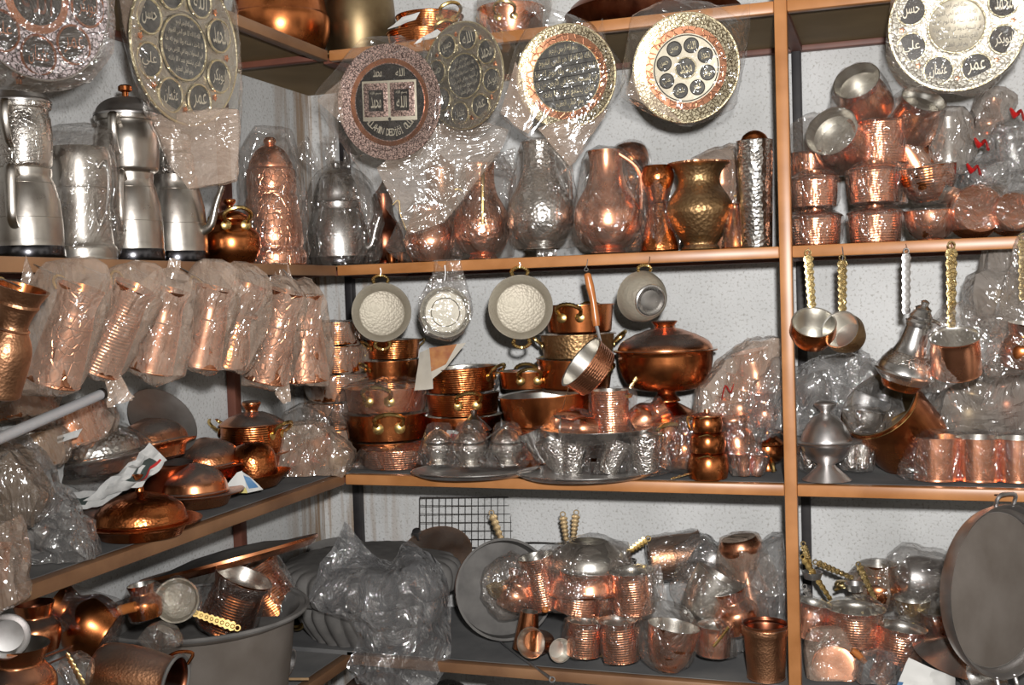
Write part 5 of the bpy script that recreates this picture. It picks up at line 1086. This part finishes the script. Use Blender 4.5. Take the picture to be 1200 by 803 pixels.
for i, (px, lb) in enumerate(((954, 'pair of silver cups in film left of the footed dish'), (1003, 'silver cups in dark film right of the footed dish'))):
    lumpy(lb, bs(px, -.34, ZM), [(px-18, 548), (px-16, 520), (px+16, 518), (px+16, 550)], 'film_tight', [(px-5, 548, 20, 30, CUP, 'silver_engraved', 0), (px+8, 548, 18, 28, CUP, 'silver_engraved', 6)], 58+i, .004, thick=.04)
for i, (px, w, lb) in enumerate(((1098, 54, 'first copper pot of the film-wrapped row at the right front of the shelf'), (1147, 50, 'second copper pot of the film-wrapped row at the right front'), (1193, 48, 'third copper pot of the film-wrapped row, at the right edge'))):
    p = bs(px, -.345, ZM); t = ware('pot', lb, 'pot', p, w, 50, [(0, 0), (.88, 0), (.95, .06), (1, .6), (1.02, 1)], 'copper', 'tin', 'film-wrapped pots at the right front')
    bag(t, [(px-w*.62, w2y(p)), (px+w*.55, w2y(p)-3), (px-w*.2, w2y(p)-56), (px+w*.5, w2y(p)-54)] + ([(1052, 558), (1086, 508)] if i == 0 else []), 'film_tight', .003, .018, .003)
lumpy('brown dusty plastic bag leaning behind the film-wrapped pots', bs(1150, -.2, ZM+.1), [(1092, 500), (1104, 450), (1140, 432), (1205, 424), (1205, 500), (1150, 508)], 'film_dusty', [(1130, 505, 56, 60, BELLY, 'bronze_dark', 12), (1184, 500, 56, 70, BELLY, 'dark_copper', -10)], 60, .007, thick=.08)
lumpy('dark grey folded bag behind the hanging silver ewer', bs(1080, -.1, ZM), [(1060, 540), (1070, 495), (1110, 480), (1130, 520), (1110, 545)], 'film_brown', [(1098, 540, 50, 50, BELLY, 'bronze_dark', 0)], 61, .006, thick=.06)
# ------------------------------------------------------------------ bottom shelf, left rack
def lay(px, py, X=None, Y=None): return onX(px, py, X) if X is not None else onY(px, py, Y)
t = T('basin', 'huge dusty basin full of bagged copper on the left bottom shelf', 'basin', ls(243, .215, ZB)); s = t.s
lathe(t, 'body', [(0, 0), (.70, 0), (.80, .04), (.90, .6), (.94, .92), (1.06, .97), (1.08, 1.0)], 'dust_brown', .195, .235, 64, inner=[(1.08, 1), (1.0, 1.0), (.90, .93), (.84, .82), (0, .80)], im='dust')
mk('rim', *ring_geo((0, 0, .235), (0, 0, 1), .195*1.075, .005, 64, 6), 'dust', None, t.e)
ZF = ZB+.235*.81
t = T('lid', 'wide flat dusty copper lid resting aslant on the bagged jugs in the basin', 'lid', onX(272, 662, .225), tilt=-12.5, lean=-8); s = t.s
lathe(t, 'disc', [(0, 0), (.90, .0), (1.0, .012), (1.0, .018), (.9, .012), (.4, .03), (0, .034)], 'dusty_copper', 104*s, 1, 60)
lathe(t, 'dust_cover', [(0, .0345), (.4, .0305), (.9, .0125), (.97, .016)], 'dust', 104*s, 1, 60)
t = T('ladle', 'tinned ladle in film with a brass openwork handle, inside the basin', 'ladle', onX(207, 704, .30), R=facing(fc(6, 18), up=UP)); R = 25*t.s
lathe(t, 'bowl', [(0, -R*.6), (.5*R, -R*.58), (.86*R, -R*.4), (R, 0), (R*1.04, .001)], 'silver', 1, 1, 40, inner=[(R*1.04, .001), (.96*R, 0), (.8*R, -R*.36), (.45*R, -R*.5), (0, -R*.52)], im='tin_rings')
strip(t, t.px(226, 718), t.px(275, 735), 7*t.s, 10*t.s, 'brass', holes=8, up=(0, 0, 1), th=.0018)
bag(t, [(182, 690), (206, 676), (232, 690), (234, 716), (206, 730)], 'film_tight', .002, .014, .002, own=False, thick=.03)
def inpot(label, px, py, X, w, h, prof, m, tilt, pts=(), film_='film_tight', lean=0, R=None, cat='pot', name='pot', grp=None, im='tin', dk=.75):
    t = ware(name, label, cat, onX(px, py, X), w, h, prof, m, im, tilt=tilt, lean=lean, R=R, group=grp, dk=dk)
    if film_: bag(t, pts, film_, .003, .015, .002)
    return t
CYL = [(0, 0), (.93, 0), (1, .05), (.97, .2), (.92, .6), (.90, .75), (1.0, .9), (1.05, 1)]
inpot('bagged copper pot lying behind the tinned ladle in the basin', 262, 736, .29, 66, 66, CYL, 'old_copper_rows', 24, ((238, 690), (236, 735), (292, 728)))
inpot('bagged ribbed copper jug lying against the right rim of the basin', 326, 724, .28, 68, 68, CYL, 'old_copper_rows', -28, ((300, 725), (348, 704)))
inpot('small dark bagged copper cup left of the tinned ladle in the basin', 172, 724, .26, 40, 40, BELLY, 'old_copper', -8, ((160, 700), (190, 690)))
t = T('brass_ring', 'brass bow between the two bagged copper pots in the basin', 'handle', onX(279, 682, .24)); tube(t, 'bow', [t.px(278, 690), t.px(275, 676), t.px(281, 668), t.px(286, 680)], .003, 'brass', 8, 4)
# in front of the basin, far left
t = inpot('bagged round copper pot at the far left under the middle shelf', 128, 746, .22, 74, 74, BELLY, 'old_copper', -58, ((66, 712), (84, 696), (142, 706), (136, 752), (70, 752)))
tube(t, 'handle', [t.px(140, 716), t.px(150, 713), t.px(159, 711)], .0095, 'wood_handle', 12)
t = T('pot', 'hammered orange-brown copper pot lying with its mouth to the right at the bottom edge', 'pot', onX(116, 786, .28), R=facing(RT*.97-UP*.1-FW*.2, up=UP)); s = t.s
pot(t, 70, 98, [(0, 0), (.7, 0), (.92, .05), (1, .25), (.98, .55), (.86, .85), (.84, .95), (.92, 1)], 'brown_copper', 'dark_copper', .9, 48); mk('rim', *ring_geo((0, 0, 98*s), (0, 0, 1), 32*s, .003, 40, 6), 'dust', None, t.e)
tube(t, 'handle', [t.px(196, 770), t.px(210, 764), t.px(226, 766), t.px(220, 778)], .003, 'old_copper', 8, 4)
inpot('dusty brown copper jar cut by the lower left corner', 18, 830, .25, 92, 76, BELLY, 'dusty_copper', 4, film_=None)
inpot('dusty brown jar between the corner jar and the bagged round pot', 42, 762, .17, 58, 56, BELLY, 'dusty_copper', 0, film_=None, im='dark_copper')
t = T('lid', 'grey metal lid with a rounded edge at the far left of the bottom shelf', 'lid', onX(8, 746, .27), R=facing(fc(34, 24))); lathe(t, 'body', [(0, .008), (.7, .006), (.86, .0), (1.0, .004), (1.03, -.004), (0, -.006)], 'silver_dull', 26*t.s, 1, 40)
t = T('chain_handle', 'brass openwork handle in a scrap of clear film at the lower left', 'handle', onX(86, 782, .30)); strip(t, t.px(78, 766), t.px(97, 802), 5*t.s, 7*t.s, 'brass', holes=6, up=t.R.transposed() @ FW, th=.0016)
bag(t, [(70, 785), (92, 765), (108, 775), (106, 800), (84, 806)], 'film_clear', .004, .014, .002)
t = T('copper_strip', 'flat copper strips lying between the jars at the lower left', 'strip', onX(60, 770, .24))
for q in (((38, 776), (84, 758)), ((48, 782), (90, 764))): tube(t, 'strip', [t.px(*q[0]), t.px(*q[1])], .006, 'brown_copper', 6, 1, .25)
lumpy('small scrap of clear film with a steel cup at the basin foot', onX(188, 748, .32), [(165, 748), (176, 736), (204, 738), (212, 754), (180, 758)], 'film_clear', [(186, 754, 22, 18, CUP, 'silver', 30)], 71, .004, thick=.03)
t = T('plastic_bag', 'white printed plastic bag with blue patches at the bottom edge', 'bag', onX(262, 786, .31))
sheet(t, 'sheet', [t.px(226, 815, .02), t.px(304, 812), t.px(300, 780, -.02), t.px(234, 764, .01)], 'paper', .016, 11, 14, patches=((.2, .45, .2, .6, 'print_blue'), (.55, .75, .3, .55, 'print_blue'), (.45, .55, .6, .8, 'print_yellow')))
sheet(t, 'sheet', [t.px(232, 812, .03), t.px(246, 808, .03), t.px(242, 758), t.px(232, 766)], 'paper', .01, 12, 8)
t = T('brass_rod', 'thin brass rod behind the white printed bag', 'rod', onX(258, 762, .30)); tube(t, 'rod', [t.px(242, 762), t.px(272, 755)], .0022, 'brass', 8)
t = T('tube', 'grey dusty metal tube lying at the corner of the left bottom shelf', 'tube', onX(300, 767, .22), R=facing(RT*.96-UP*.16-FW*.22, up=UP)); s = t.s
lathe(t, 'body', [(.92, 0), (1, 0), (1, 34*s), (1.04, 34*s), (1.04, 44*s), (.92, 44*s), (.92, 30*s), (0, 2*s), (.92, 0)], 'silver_dull', 15*s, 1, 36)
t = T('wooden_stick', 'thin wooden stick in front of the grey tube', 'stick', onX(330, 796, .26)); tube(t, 'stick', [t.px(292, 790), t.px(340, 796), t.px(362, 796)], .003, 'pale_wood', 8)
# ------------------------------------------------------------------ fluted basin and its plastic, wire rack, lid
p = bs(437, -.245, ZB); t = T('fluted_basin', 'grey dusty fluted basin with a scalloped cover standing in the corner', 'basin', p); s = t.s
lob = lambda a, z: .95+.06*abs(math.cos(a*13+z*9))
lathe(t, 'body', [(0, 0), (.72, 0), (.80, .02), (.95, .26), (.96, .42), (.84, .52), (0, .52)], 'dust', 92*s, 94*s, 256, 3, fn=lob)
lathe(t, 'cover', [(.90, .50), (1.02, .48), (1.12, .56), (1.15, .72), (1.10, .84), (.92, .90), (.5, .93), (0, .94)], 'dust', 92*s, 94*s, 256, 3, fn=lambda a, z: 1 if z > 94*s*.89 else .95+.06*abs(math.cos(a*15)))
mk('handle', *ring_geo((-84*s, -34*s, 26*s), (.4, .8, .1), 13*s, 3.2*s, 24, 8), 'brass', None, t.e); mk('handle', *ring_geo((-80*s, -36*s, 48*s), (.4, .8, .1), 9*s, 3*s, 24, 8), 'brass', None, t.e)
p = bs(395, -.13, ZB); t = T('basin', 'grey dusty basin leaning behind the fluted one by the wall', 'basin', p+Vector((0, 0, .04)), lean=14, tilt=-8); lathe(t, 'body', [(0, 0), (.7, 0), (.86, .2), (.98, .8), (1.04, 1), (.96, .9), (.6, .5), (0, .45)], 'dust', .105, .13, 60)
p = bs(460, -.345, ZB+.06); t = T('plastic_bag', 'large crumpled clear plastic sheet draped over the fluted basin and the shelf edge', 'bag', bs(466, -.37, ZB)); 
def drape(t, name, pts, m, seed, amp=.02, n=26):
    """loose film: a grid over four rows of pixels (x, y, metres nearer), wrinkled"""
    rows = [cr([t.px(x, y, d) for x, y, d in r], 6) for r in pts]
    cols = [cr([r[i] for r in rows], 5) for i in range(len(rows[0]))]
    nj, ni = len(cols[0]), len(cols); vs, fs = [], []; back = t.R.transposed() @ FW
    for j in range(nj):
        for i in range(ni):
            q = cols[i][j]; o = q*20+Vector((seed, 0, seed)); a = (1-2.4*abs(noise.noise(o)))+.6*(1-2*abs(noise.noise(o*2.3)))
            b = noise.noise(o*.6+Vector((9, 1, 4)))
            vs.append(q-back*amp*a+Vector((b, 0, noise.noise(o*.8)))*amp*.6)
    for j in range(nj-1):
        for i in range(ni-1): fs.append((j*ni+i, j*ni+i+1, (j+1)*ni+i+1, (j+1)*ni+i))
    return mk(name, vs, fs, m, None, t, ang=60)
drape(t, 'sheet', [[(404, 612, -.02), (425, 640, -.03), (458, 655, -.03), (480, 632, -.02), (515, 655, -.02), (528, 690, .0)],
                   [(364, 690, .06), (405, 674, .06), (450, 672, .06), (478, 664, .06), (508, 676, .05), (530, 715, .03)],
                   [(372, 704, .095), (412, 716, .115), (450, 716, .115), (480, 704, .11), (508, 722, .09), (527, 750, .06)],
                   [(418, 738, .10), (440, 740, .12), (462, 745, .12), (485, 745, .115), (505, 750, .10), (524, 770, .08)],
                   [(408, 778, .10), (430, 790, .115), (455, 795, .115), (480, 790, .11), (500, 785, .10), (516, 790, .09)],
                   [(418, 800, .10), (436, 806, .11), (458, 812, .11), (480, 808, .105), (496, 806, .10), (508, 806, .09)]], 'film_sheet', 5, .024)
drape(t, 'fold', [[(404, 610, -.05), (412, 615, -.05), (424, 640, -.06)], [(398, 640, -.05), (420, 650, -.05), (450, 660, -.05)], [(375, 684, .0), (400, 690, .0), (440, 690, .0)]], 'film_sheet', 9, .016)
def wire_rack(label, x0, y0, x1, y1, nx, ny, Y):
    t = T('wire_rack', label, 'rack', onY((x0+x1)/2, y1, Y)); gs = []
    A, B, C, D = t.px(x0, y1), t.px(x1, y1), t.px(x1, y0, -.0), t.px(x0, y0)
    for i in range(nx+1): gs.append(tube_geo([A.lerp(B, i/nx), D.lerp(C, i/nx)], .0011, 6))
    for i in range(ny+1): gs.append(tube_geo([A.lerp(D, i/ny), B.lerp(C, i/ny)], .0011, 6))
    mk('grid', *join(*gs), 'iron_wire', None, t); mk('frame', *tube_geo([A, B, C, D, A], .0022, 6), 'iron_wire', None, t.e); return t
wire_rack('black wire cooling rack leaning on the wall under the middle shelf', 492, 583, 606, 642, 15, 6, -.04)
t = T('wire', 'dark wire handle reaching right from the wire rack', 'wire', onY(632, 640, -.05)); tube(t, 'wire', [t.px(606, 642), t.px(616, 636), t.px(660, 637)], .0018, 'iron_wire', 6, 4)
t = T('lid', 'round dusty copper lid with a steel knob leaning below the wire rack', 'lid', onY(510, 650, -.14), R=facing(fc(-14, 52), roll=0)); s = t.s
lathe(t, 'disc', [(0, .012), (.5, .010), (.94, .002), (1, -.002), (.98, -.006), (0, -.004)], 'brown_copper', 44*s, 1, 52)
lathe(t, 'knob', [(.0, 0), (.25, 0), (.3, .8), (.6, 1), (.6, 1.5), (0, 1.6)], 'steel', 8*s, 10*s, 20, mx=Matrix.Translation(t.px(491, 632)))
t = T('skillet', 'copper skillet standing on edge with its dusty tinned inside showing, long handle over the edge', 'skillet', onY(592, 692, -.30), R=facing(fc(14, 12), up=UP)); R = 58*t.s
lathe(t, 'body', [(0, -.05), (.9*R, -.05), (.97*R, -.045), (R, 0), (R*1.02, .001)], 'old_copper', 1, 1, 60, inner=[(R*1.02, .001), (R*.97, 0), (R*.93, -.040), (0, -.040)], im='dust')
tube(t, 'handle', [t.loc(onZ(585, 752, ZB+.012)), t.loc(onZ(612, 773, ZB+.006)), t.loc(onY(645, 796, -.475))], [.0025, .003, .004], 'steel', 8, 3, .5); mk('eye', *ring_geo(t.loc(onY(647, 798, -.475)), t.R.transposed() @ FW, .006, .0015, 16, 6), 'steel', None, t.e)
lumpy('clear bag with copper and gold ware stuck inside the dusty skillet', onY(608, 694, -.33), [(566, 700), (570, 668), (600, 650), (624, 670), (622, 712), (585, 722)], 'film_clear', [(600, 712, 44, 42, BELLY, 'copper', 20), (588, 700, 30, 16, BOWL, 'brass', -10)], 72, .006, thick=.05)
lumpy('clear film with steel bowls above the dusty skillet', bs(596, -.14, ZB+.13), [(566, 660), (580, 645), (612, 640), (630, 655), (625, 675), (590, 672)], 'film_clear', [(592, 668, 42, 30, BOWL, 'silver', 14)], 73, .006, thick=.05)
# ------------------------------------------------------------------ bottom shelf, back rack: heap of bagged copper
def heap(label, px, py, Y, w, h, prof, m, tilt=0, pts=(), film_='film_clear', lean=0, R=None, cat='pot', name='pot', im='tin', tails=(), dk=.75, amp=.0035, seed=None):
    t = ware(name, label, cat, onY(px, py, Y), w, h, prof, m, im, tilt=tilt, lean=lean, R=R, dk=dk, group='bagged wares heaped on the bottom shelf')
    if film_: bag(t, pts, film_, amp, .016, .003, tails, seed=seed)
    return t
STR = [(0, 0), (.88, 0), (.95, .04), (.98, .5), (.94, .86), (1.05, 1)]
heap('left copper cup of the pair sharing a film at the shelf front', 684, 766, -.40, 42, 40, STR, 'copper_rows', 4, ((660, 762), (668, 726)))
heap('right copper cup of the pair sharing a film at the shelf front', 728, 772, -.40, 44, 46, STR, 'copper_rows', -3, ((750, 768), (744, 724)))
heap('bagged copper pot tipped left, above the front pair of cups', 676, 716, -.34, 54, 46, CYL, 'copper_rows', 10, ((643, 712), (655, 690), (708, 720)))
heap('bagged copper pot standing right of the tipped one', 744, 716, -.34, 50, 48, STR, 'copper_rows', -4, ((768, 712), (720, 720)))
heap('dark red copper pot squeezed between two bagged ones, under the wide bowl', 708, 718, -.30, 44, 48, STR, 'old_copper', 0)
heap('wide bagged copper bowl upside down on the heap, its tinned foot up', 690, 690, -.30, 92, 34, [(0, .2), (1.02, 0), (1, .1), (.9, .5), (.6, .9), (.5, 1.0)], 'copper', -2, ((624, 660), (640, 640), (735, 636), (742, 690)))
heap('silvery brass bowl in clear film on top of the heap', 690, 664, -.28, 86, 30, [(0, 0), (1.0, 0), (1.0, .1), (.9, .5), (.6, .9), (.5, 1.0)], 'tin', 2, ((636, 668), (650, 640), (700, 626), (734, 640), (736, 664)))
heap('bagged copper jug leaning at the left of the heap beside the skillet', 640, 712, -.32, 40, 62, CYL, 'copper_rows', -10, ((618, 720), (624, 668)))
for i, (a, b, dk_, lb) in enumerate((((590, 640), (577, 604), 'bronze_dark', 'dull openwork handle standing in front of the wire rack'), ((664, 634), (660, 606), 'bronze_dark', 'left of two openwork handles sticking up from the heap'), ((672, 632), (675, 604), 'bronze_dark', 'right of two openwork handles sticking up from the heap'), ((735, 648), (757, 633), 'brass', 'short brass openwork handle pointing right from the top of the heap'))):
    t = T('ladle', lb, 'ladle', onY(a[0], a[1], -.22), group='openwork ladle handles on the bottom shelf'); strip(t, t.px(*a), t.px(*b), 6*t.s, 9*t.s, dk_, holes=6, up=t.R.transposed() @ FW, th=.0016)
    c = t.px(a[0], a[1]+8); lathe(t, 'bowl', [(0, -.022), (.018, -.016), (.024, 0), (.022, 0), (.016, -.013), (0, -.018)], 'dark_copper' if i in (1, 2) else 'silver', 1, 1, 24, mx=Matrix.Translation(c))
t = ware('cup', 'dusty brown cone cup lying in front of the heap by the skillet', 'cup', onY(616, 760, -.40), 30, 44, [(0, 0), (.9, 0), (1, .05), (.86, .5), (.7, 1)], 'dusty_copper', tilt=8, group='unwrapped cups at the shelf front')
t = ware('cup', 'dusty copper cup lying with its ringed bottom outward at the shelf front', 'cup', onY(640, 752, -.38), 36, 40, CUP, 'dusty_copper', R=facing(fc(-28, 14)), group='unwrapped cups at the shelf front')
t = ware('cup', 'small tin ring cup facing out at the shelf front', 'cup', onY(650, 760, -.41), 28, 18, CUP, 'silver', R=facing(fc(20, 8)), group='unwrapped cups at the shelf front')
t = T('brass_strip', 'brass openwork strip lying along the shelf front under the pair of cups', 'handle', onZ(700, 772, ZB+.003)); strip(t, t.px(664, 763), t.px(712, 774), 6*t.s, 9*t.s, 'brass_engraved', holes=8, up=(0, 0, 1), th=.0018)
t = T('cork', 'small orange glass knob between the heap and the skillet', 'knob', onY(639, 718, -.40)); lathe(t, 'knob', [(0, 0), (.8, .1), (1, .5), (.8, .9), (0, 1)], 'wood_handle', 4*t.s, 7*t.s, 20, 3)
heap('large teardrop clear bag with copper pots, its neck twisted upward', 782, 784, -.40, 60, 52, BOWL, 'copper', 10, ((746, 740), (760, 700), (800, 712), (818, 742), (806, 780), (780, 792), (752, 770)), tails=(((772, 705), (766, 662), 9, 7),), amp=.004)
heap('copper pot lying with its dark mouth to the right at the back of the heap', 762, 656, -.16, 52, 60, STR, 'brown_copper', 84, (), 'film_clear')
heap('clear bag of tinned bowls right of the teardrop bag', 812, 726, -.30, 60, 60, BOWL, 'tin', 34, ((786, 690), (798, 664), (850, 668), (858, 700), (830, 730), (806, 728)), 'film_clear', amp=.006)
heap('steel pot in crumpled film behind the bag of tinned bowls', 815, 680, -.17, 50, 46, STR, 'silver_dull', 40, ((790, 640), (828, 636), (850, 664)), 'film_grey', amp=.006)
heap('tall bagged copper vase leaning against the wall left of the post', 882, 712, -.20, 56, 84, HOUR, 'copper', -10, ((850, 700), (846, 660), (868, 628), (886, 626), (908, 670), (904, 716)), 'film_foggy', amp=.006)
heap('bagged copper jug below the tall leaning one', 868, 738, -.30, 54, 50, BELLY, 'copper', -16, ((846, 720), (850, 688), (896, 700), (900, 736)), 'film_clear')
heap('small copper pot with a brass edge between the teardrop bag and the nested buckets', 836, 766, -.36, 40, 34, STR, 'copper', 4, ((812, 762), (858, 750), (862, 768), (846, 726)), 'film_clear')
t = T('brass_strip', 'twisted brass strip in front of the small copper pot by the buckets', 'handle', onY(844, 748, -.40)); rope(t, 'strip', [t.px(836, 758), t.px(846, 746), t.px(854, 735)], .003, 'brass', 8)
lumpy('dark grey crumpled film hanging down beside the post on the bottom shelf', bs(905, -.24, ZB+.05), [(880, 735), (876, 690), (896, 640), (914, 628), (916, 720), (900, 740)], 'film_grey', [(900, 735, 30, 40, CUP, 'silver_dull', 0)], 74, .009, thick=.06)
lumpy('grey film heap low at the shelf front between teardrop bag and buckets', onn(858, 770, ZB, .03), [(845, 772), (850, 745), (876, 742), (884, 770)], 'film_grey', [(862, 770, 26, 22, CUP, 'silver_dull', 0)], 75, .006, thick=.05)
for i, (dz, lb) in enumerate(((0, 'lower of two nested copper buckets at the foot of the post'), (.052, 'upper of two nested copper buckets at the foot of the post'))):
    p = bs(898, -.385, ZB+dz); t = ware('bucket', lb, 'bucket', p, 52, 62 if i == 0 else 36, [(0, 0), (.80, 0), (.84, .02), (.96, .78), (1.04, .82), (1.04, .92), (.98, .93), (1.02, 1)], 'brown_copper', 'dark_copper', group='nested copper buckets')
# ------------------------------------------------------------------ bottom shelf, right bay
def g2(*a, **k): return heap(*a, **k)
g2('foggy-bagged round pot lying bottom outward at the right foot of the post', 978, 782, -.36, 60, 62, BELLY, 'copper', R=facing(-fc(-22, 14)), pts=((944, 760), (950, 738), (985, 736), (1006, 765), (1000, 803), (950, 806)), film_='film_foggy')
g2('bagged ribbed copper pot with an open mouth in the right bay', 1002, 752, -.30, 66, 40, STR, 'copper_rows', 2, ((968, 742), (975, 708), (1010, 698), (1036, 712)))
g2('bagged ribbed copper pot lower right of the open-mouthed one', 1052, 778, -.33, 54, 44, STR, 'copper_rows', 8, ((1024, 770), (1036, 732), (1062, 724), (1082, 745)))
g2('copper pot in brown film at the back right, a brass handle over it', 1030, 706, -.17, 54, 46, BELLY, 'dusty_copper', 0, ((990, 682), (1010, 670), (1040, 662), (1060, 700)), 'film_brown')
g2('silver jug lying in clear film at the back of the right bay', 1058, 676, -.2, 52, 84, [(0, 0), (.7, 0), (.9, .06), (1, .25), (.9, .5), (.96, .55), (.9, .8), (.8, 1)], 'silver_dull', 96, ((1042, 650), (1060, 638), (1116, 650), (1122, 690), (1080, 704)), 'film_clear', amp=.006)
g2('copper pot in dark film beside the big round tray', 1108, 756, -.26, 52, 44, STR, 'old_copper', -6, ((1080, 730), (1096, 712), (1126, 716)), 'film_clear')
g2('crumpled clear film with gold bits in the middle of the right bay', 1070, 728, -.24, 40, 26, BOWL, 'brass', 0, ((1046, 722), (1050, 700), (1082, 690), (1112, 700), (1100, 728)), 'film_clear', amp=.008)
g2('bagged copper pot just right of the post, half behind it', 944, 744, -.30, 44, 40, STR, 'copper', 14, ((930, 720), (960, 716), (958, 744)))
for i, (a, b, mm, lb) in enumerate((((974, 704), (942, 655), 'brass', 'long gold openwork handle rising left beside the post'), ((966, 734), (944, 690), 'silver', 'silver openwork handle beside the post'), ((1000, 678), (958, 660), 'brass_engraved', 'brass openwork handle lying nearly level against the wall'), ((1026, 704), (1007, 664), 'brass_engraved', 'brass openwork handle standing in the middle of the right bay'), ((950, 664), (942, 640), 'brass_engraved', 'short brass openwork handle tip beside the rear post'))):
    t = T('ladle', lb, 'ladle', onY(a[0], a[1], -.24), group='openwork ladle handles in the right bay'); strip(t, t.px(*a), t.px(*b), 5*t.s, 8*t.s, mm, holes=8, up=t.R.transposed() @ FW, th=.0017)
    lathe(t, 'bowl', [(0, -.022), (.018, -.016), (.024, 0), (.022, 0), (.016, -.013), (0, -.018)], 'silver_dull', 1, 1, 24, mx=Matrix.Translation(t.px(a[0]+2, a[1]+6)))
t = T('knob', 'brass knob at the end of a handle near the back wall of the right bay', 'knob', onY(987, 690, -.2)); lathe(t, 'body', [(0, 0), (.7, .1), (1, .5), (.7, .9), (0, 1)], 'brass_engraved', 9*t.s, 10*t.s, 24, 3); tube(t, 'stem', [t.px(978, 692), t.px(996, 686)], .003, 'brass', 8)
t = T('tray', 'very large dusty round tray hanging on edge at the right', 'tray', onY(1173, 692, -.50), R=facing(fc(31, 3), up=UP, roll=-2)); s = t.s
lathe(t, 'body', [(0, -.012), (.90, -.012), (.93, -.006), (.94, .004), (.985, .010), (1.0, .016), (1.0, .004), (.95, -.016), (0, -.018)], 'silver_dull', 101*s, 1, 80)
lathe(t, 'dust_layer', [(0, -.0112), (.89, -.0112)], 'dust_brown', 101*s, 1, 64)
for k in (1, -1): tube(t, 'handle', [(-16*s, k*98*s, .008), (-14*s, k*112*s, .016), (14*s, k*112*s, .016), (16*s, k*98*s, .008)], .004, 'silver_dull', 8, 5)
hook(t, t.pos + t.R @ Vector((0, 112*s, .016)), Vector((t.pos.x-.005, -DB-.003, ZM-.012)), .0016, 'iron_wire')
lathe(T('lid', 'dusty copper lid like a flat cone below the big round tray', 'lid', onY(1110, 772, -.38), tilt=18, lean=14), "lid_body", [(1, 0), (.96, .1), (.4, .8), (.1, 1), (0, 1)], 'dusty_copper', .072, .045, 48, 2)
t = T('newspaper', 'white printed sheet of paper at the bottom edge of the right bay', 'newspaper', onY(1085, 790, -.43)); sheet(t, 'sheet', [t.px(1046, 812), t.px(1120, 814), t.px(1118, 792), t.px(1064, 770)], 'paper', .006, 14, 12, fold=.02, patches=((.04, .12, .15, .3, 'print_blue'),))
g2('ribbed silver pot in film at the bottom right corner', 1130, 806, -.40, 50, 40, STR, 'silver', 70, (), 'film_tight')
lumpy('grey film over dark wares between the round pot and the white sheet', onY(1035, 800, -.38), [(1006, 810), (1010, 780), (1040, 770), (1054, 790), (1050, 812)], 'film_grey', [(1028, 806, 34, 30, CUP, 'dusty_copper', 30)], 76, .006, thick=.05)
t = T('wood_handle', 'orange wooden handle end poking out right of the bagged round pot', 'handle', onY(1004, 764, -.40)); tube(t, 'grip', [t.px(998, 762), t.px(1004, 766), t.px(1014, 776)], [.006, .008, .006], 'wood_handle', 10, 3)
# ------------------------------------------------------------------ lowest shelf: only the tops show
for px, w, m_, lb in ((530, 56, 'silver', 'silver lid top showing just under the bottom shelf edge'), (583, 48, 'silver_dull', 'grey domed lid just under the bottom shelf edge'), (446, 84, 'brown_copper', 'brown copper lid under the hanging plastic sheet')):
    p = bs(px, -.33, ZL); t = T('lidded_pot', lb, 'pot', p, group='lidded pots on the lowest shelf'); s = t.s
    lathe(t, 'body', [(0, 0), (.85, 0), (.95, .08), (1, .5), (1, 1)], m_, w*s/2, .30, 48); lathe(t, 'lid', [(1.03, 0), (1.0, .2), (.7, .7), (.3, .95), (0, 1)], m_, w*s/2, .055, 48, 2, mx=Matrix.Translation((0, 0, .30)))
# ------------------------------------------------------------------ let every ware rest on its shelf instead of sinking into it
bpy.context.view_layer.update()
for o in [x for x in sc.objects if x.parent is None and x.type == 'EMPTY' and not x.name.startswith('shelving_rack')]:
    P = []
    for c in descendants(o):
        if c.type == 'MESH' and c.name.split('.')[0] not in ('hook', 'sheet', 'fold'):
            mw = c.matrix_world; P += [mw @ v.co for v in c.data.vertices]
    if not P: continue
    top = max(p.z for p in P)
    for Z in (ZT, ZU, ZM, ZB):
        low = [p.z for p in P if Z-.03 < p.z < Z+.0004 and ((0 < p.x < 2.45 and -DB-.001 < p.y) or (p.x < DL+.001 and p.y > -2.5))]
        if low and top > Z+.012 and min(p.z for p in P) > Z-.03:
            o.location.z += min(Z+.0006-min(low), .016)
            break
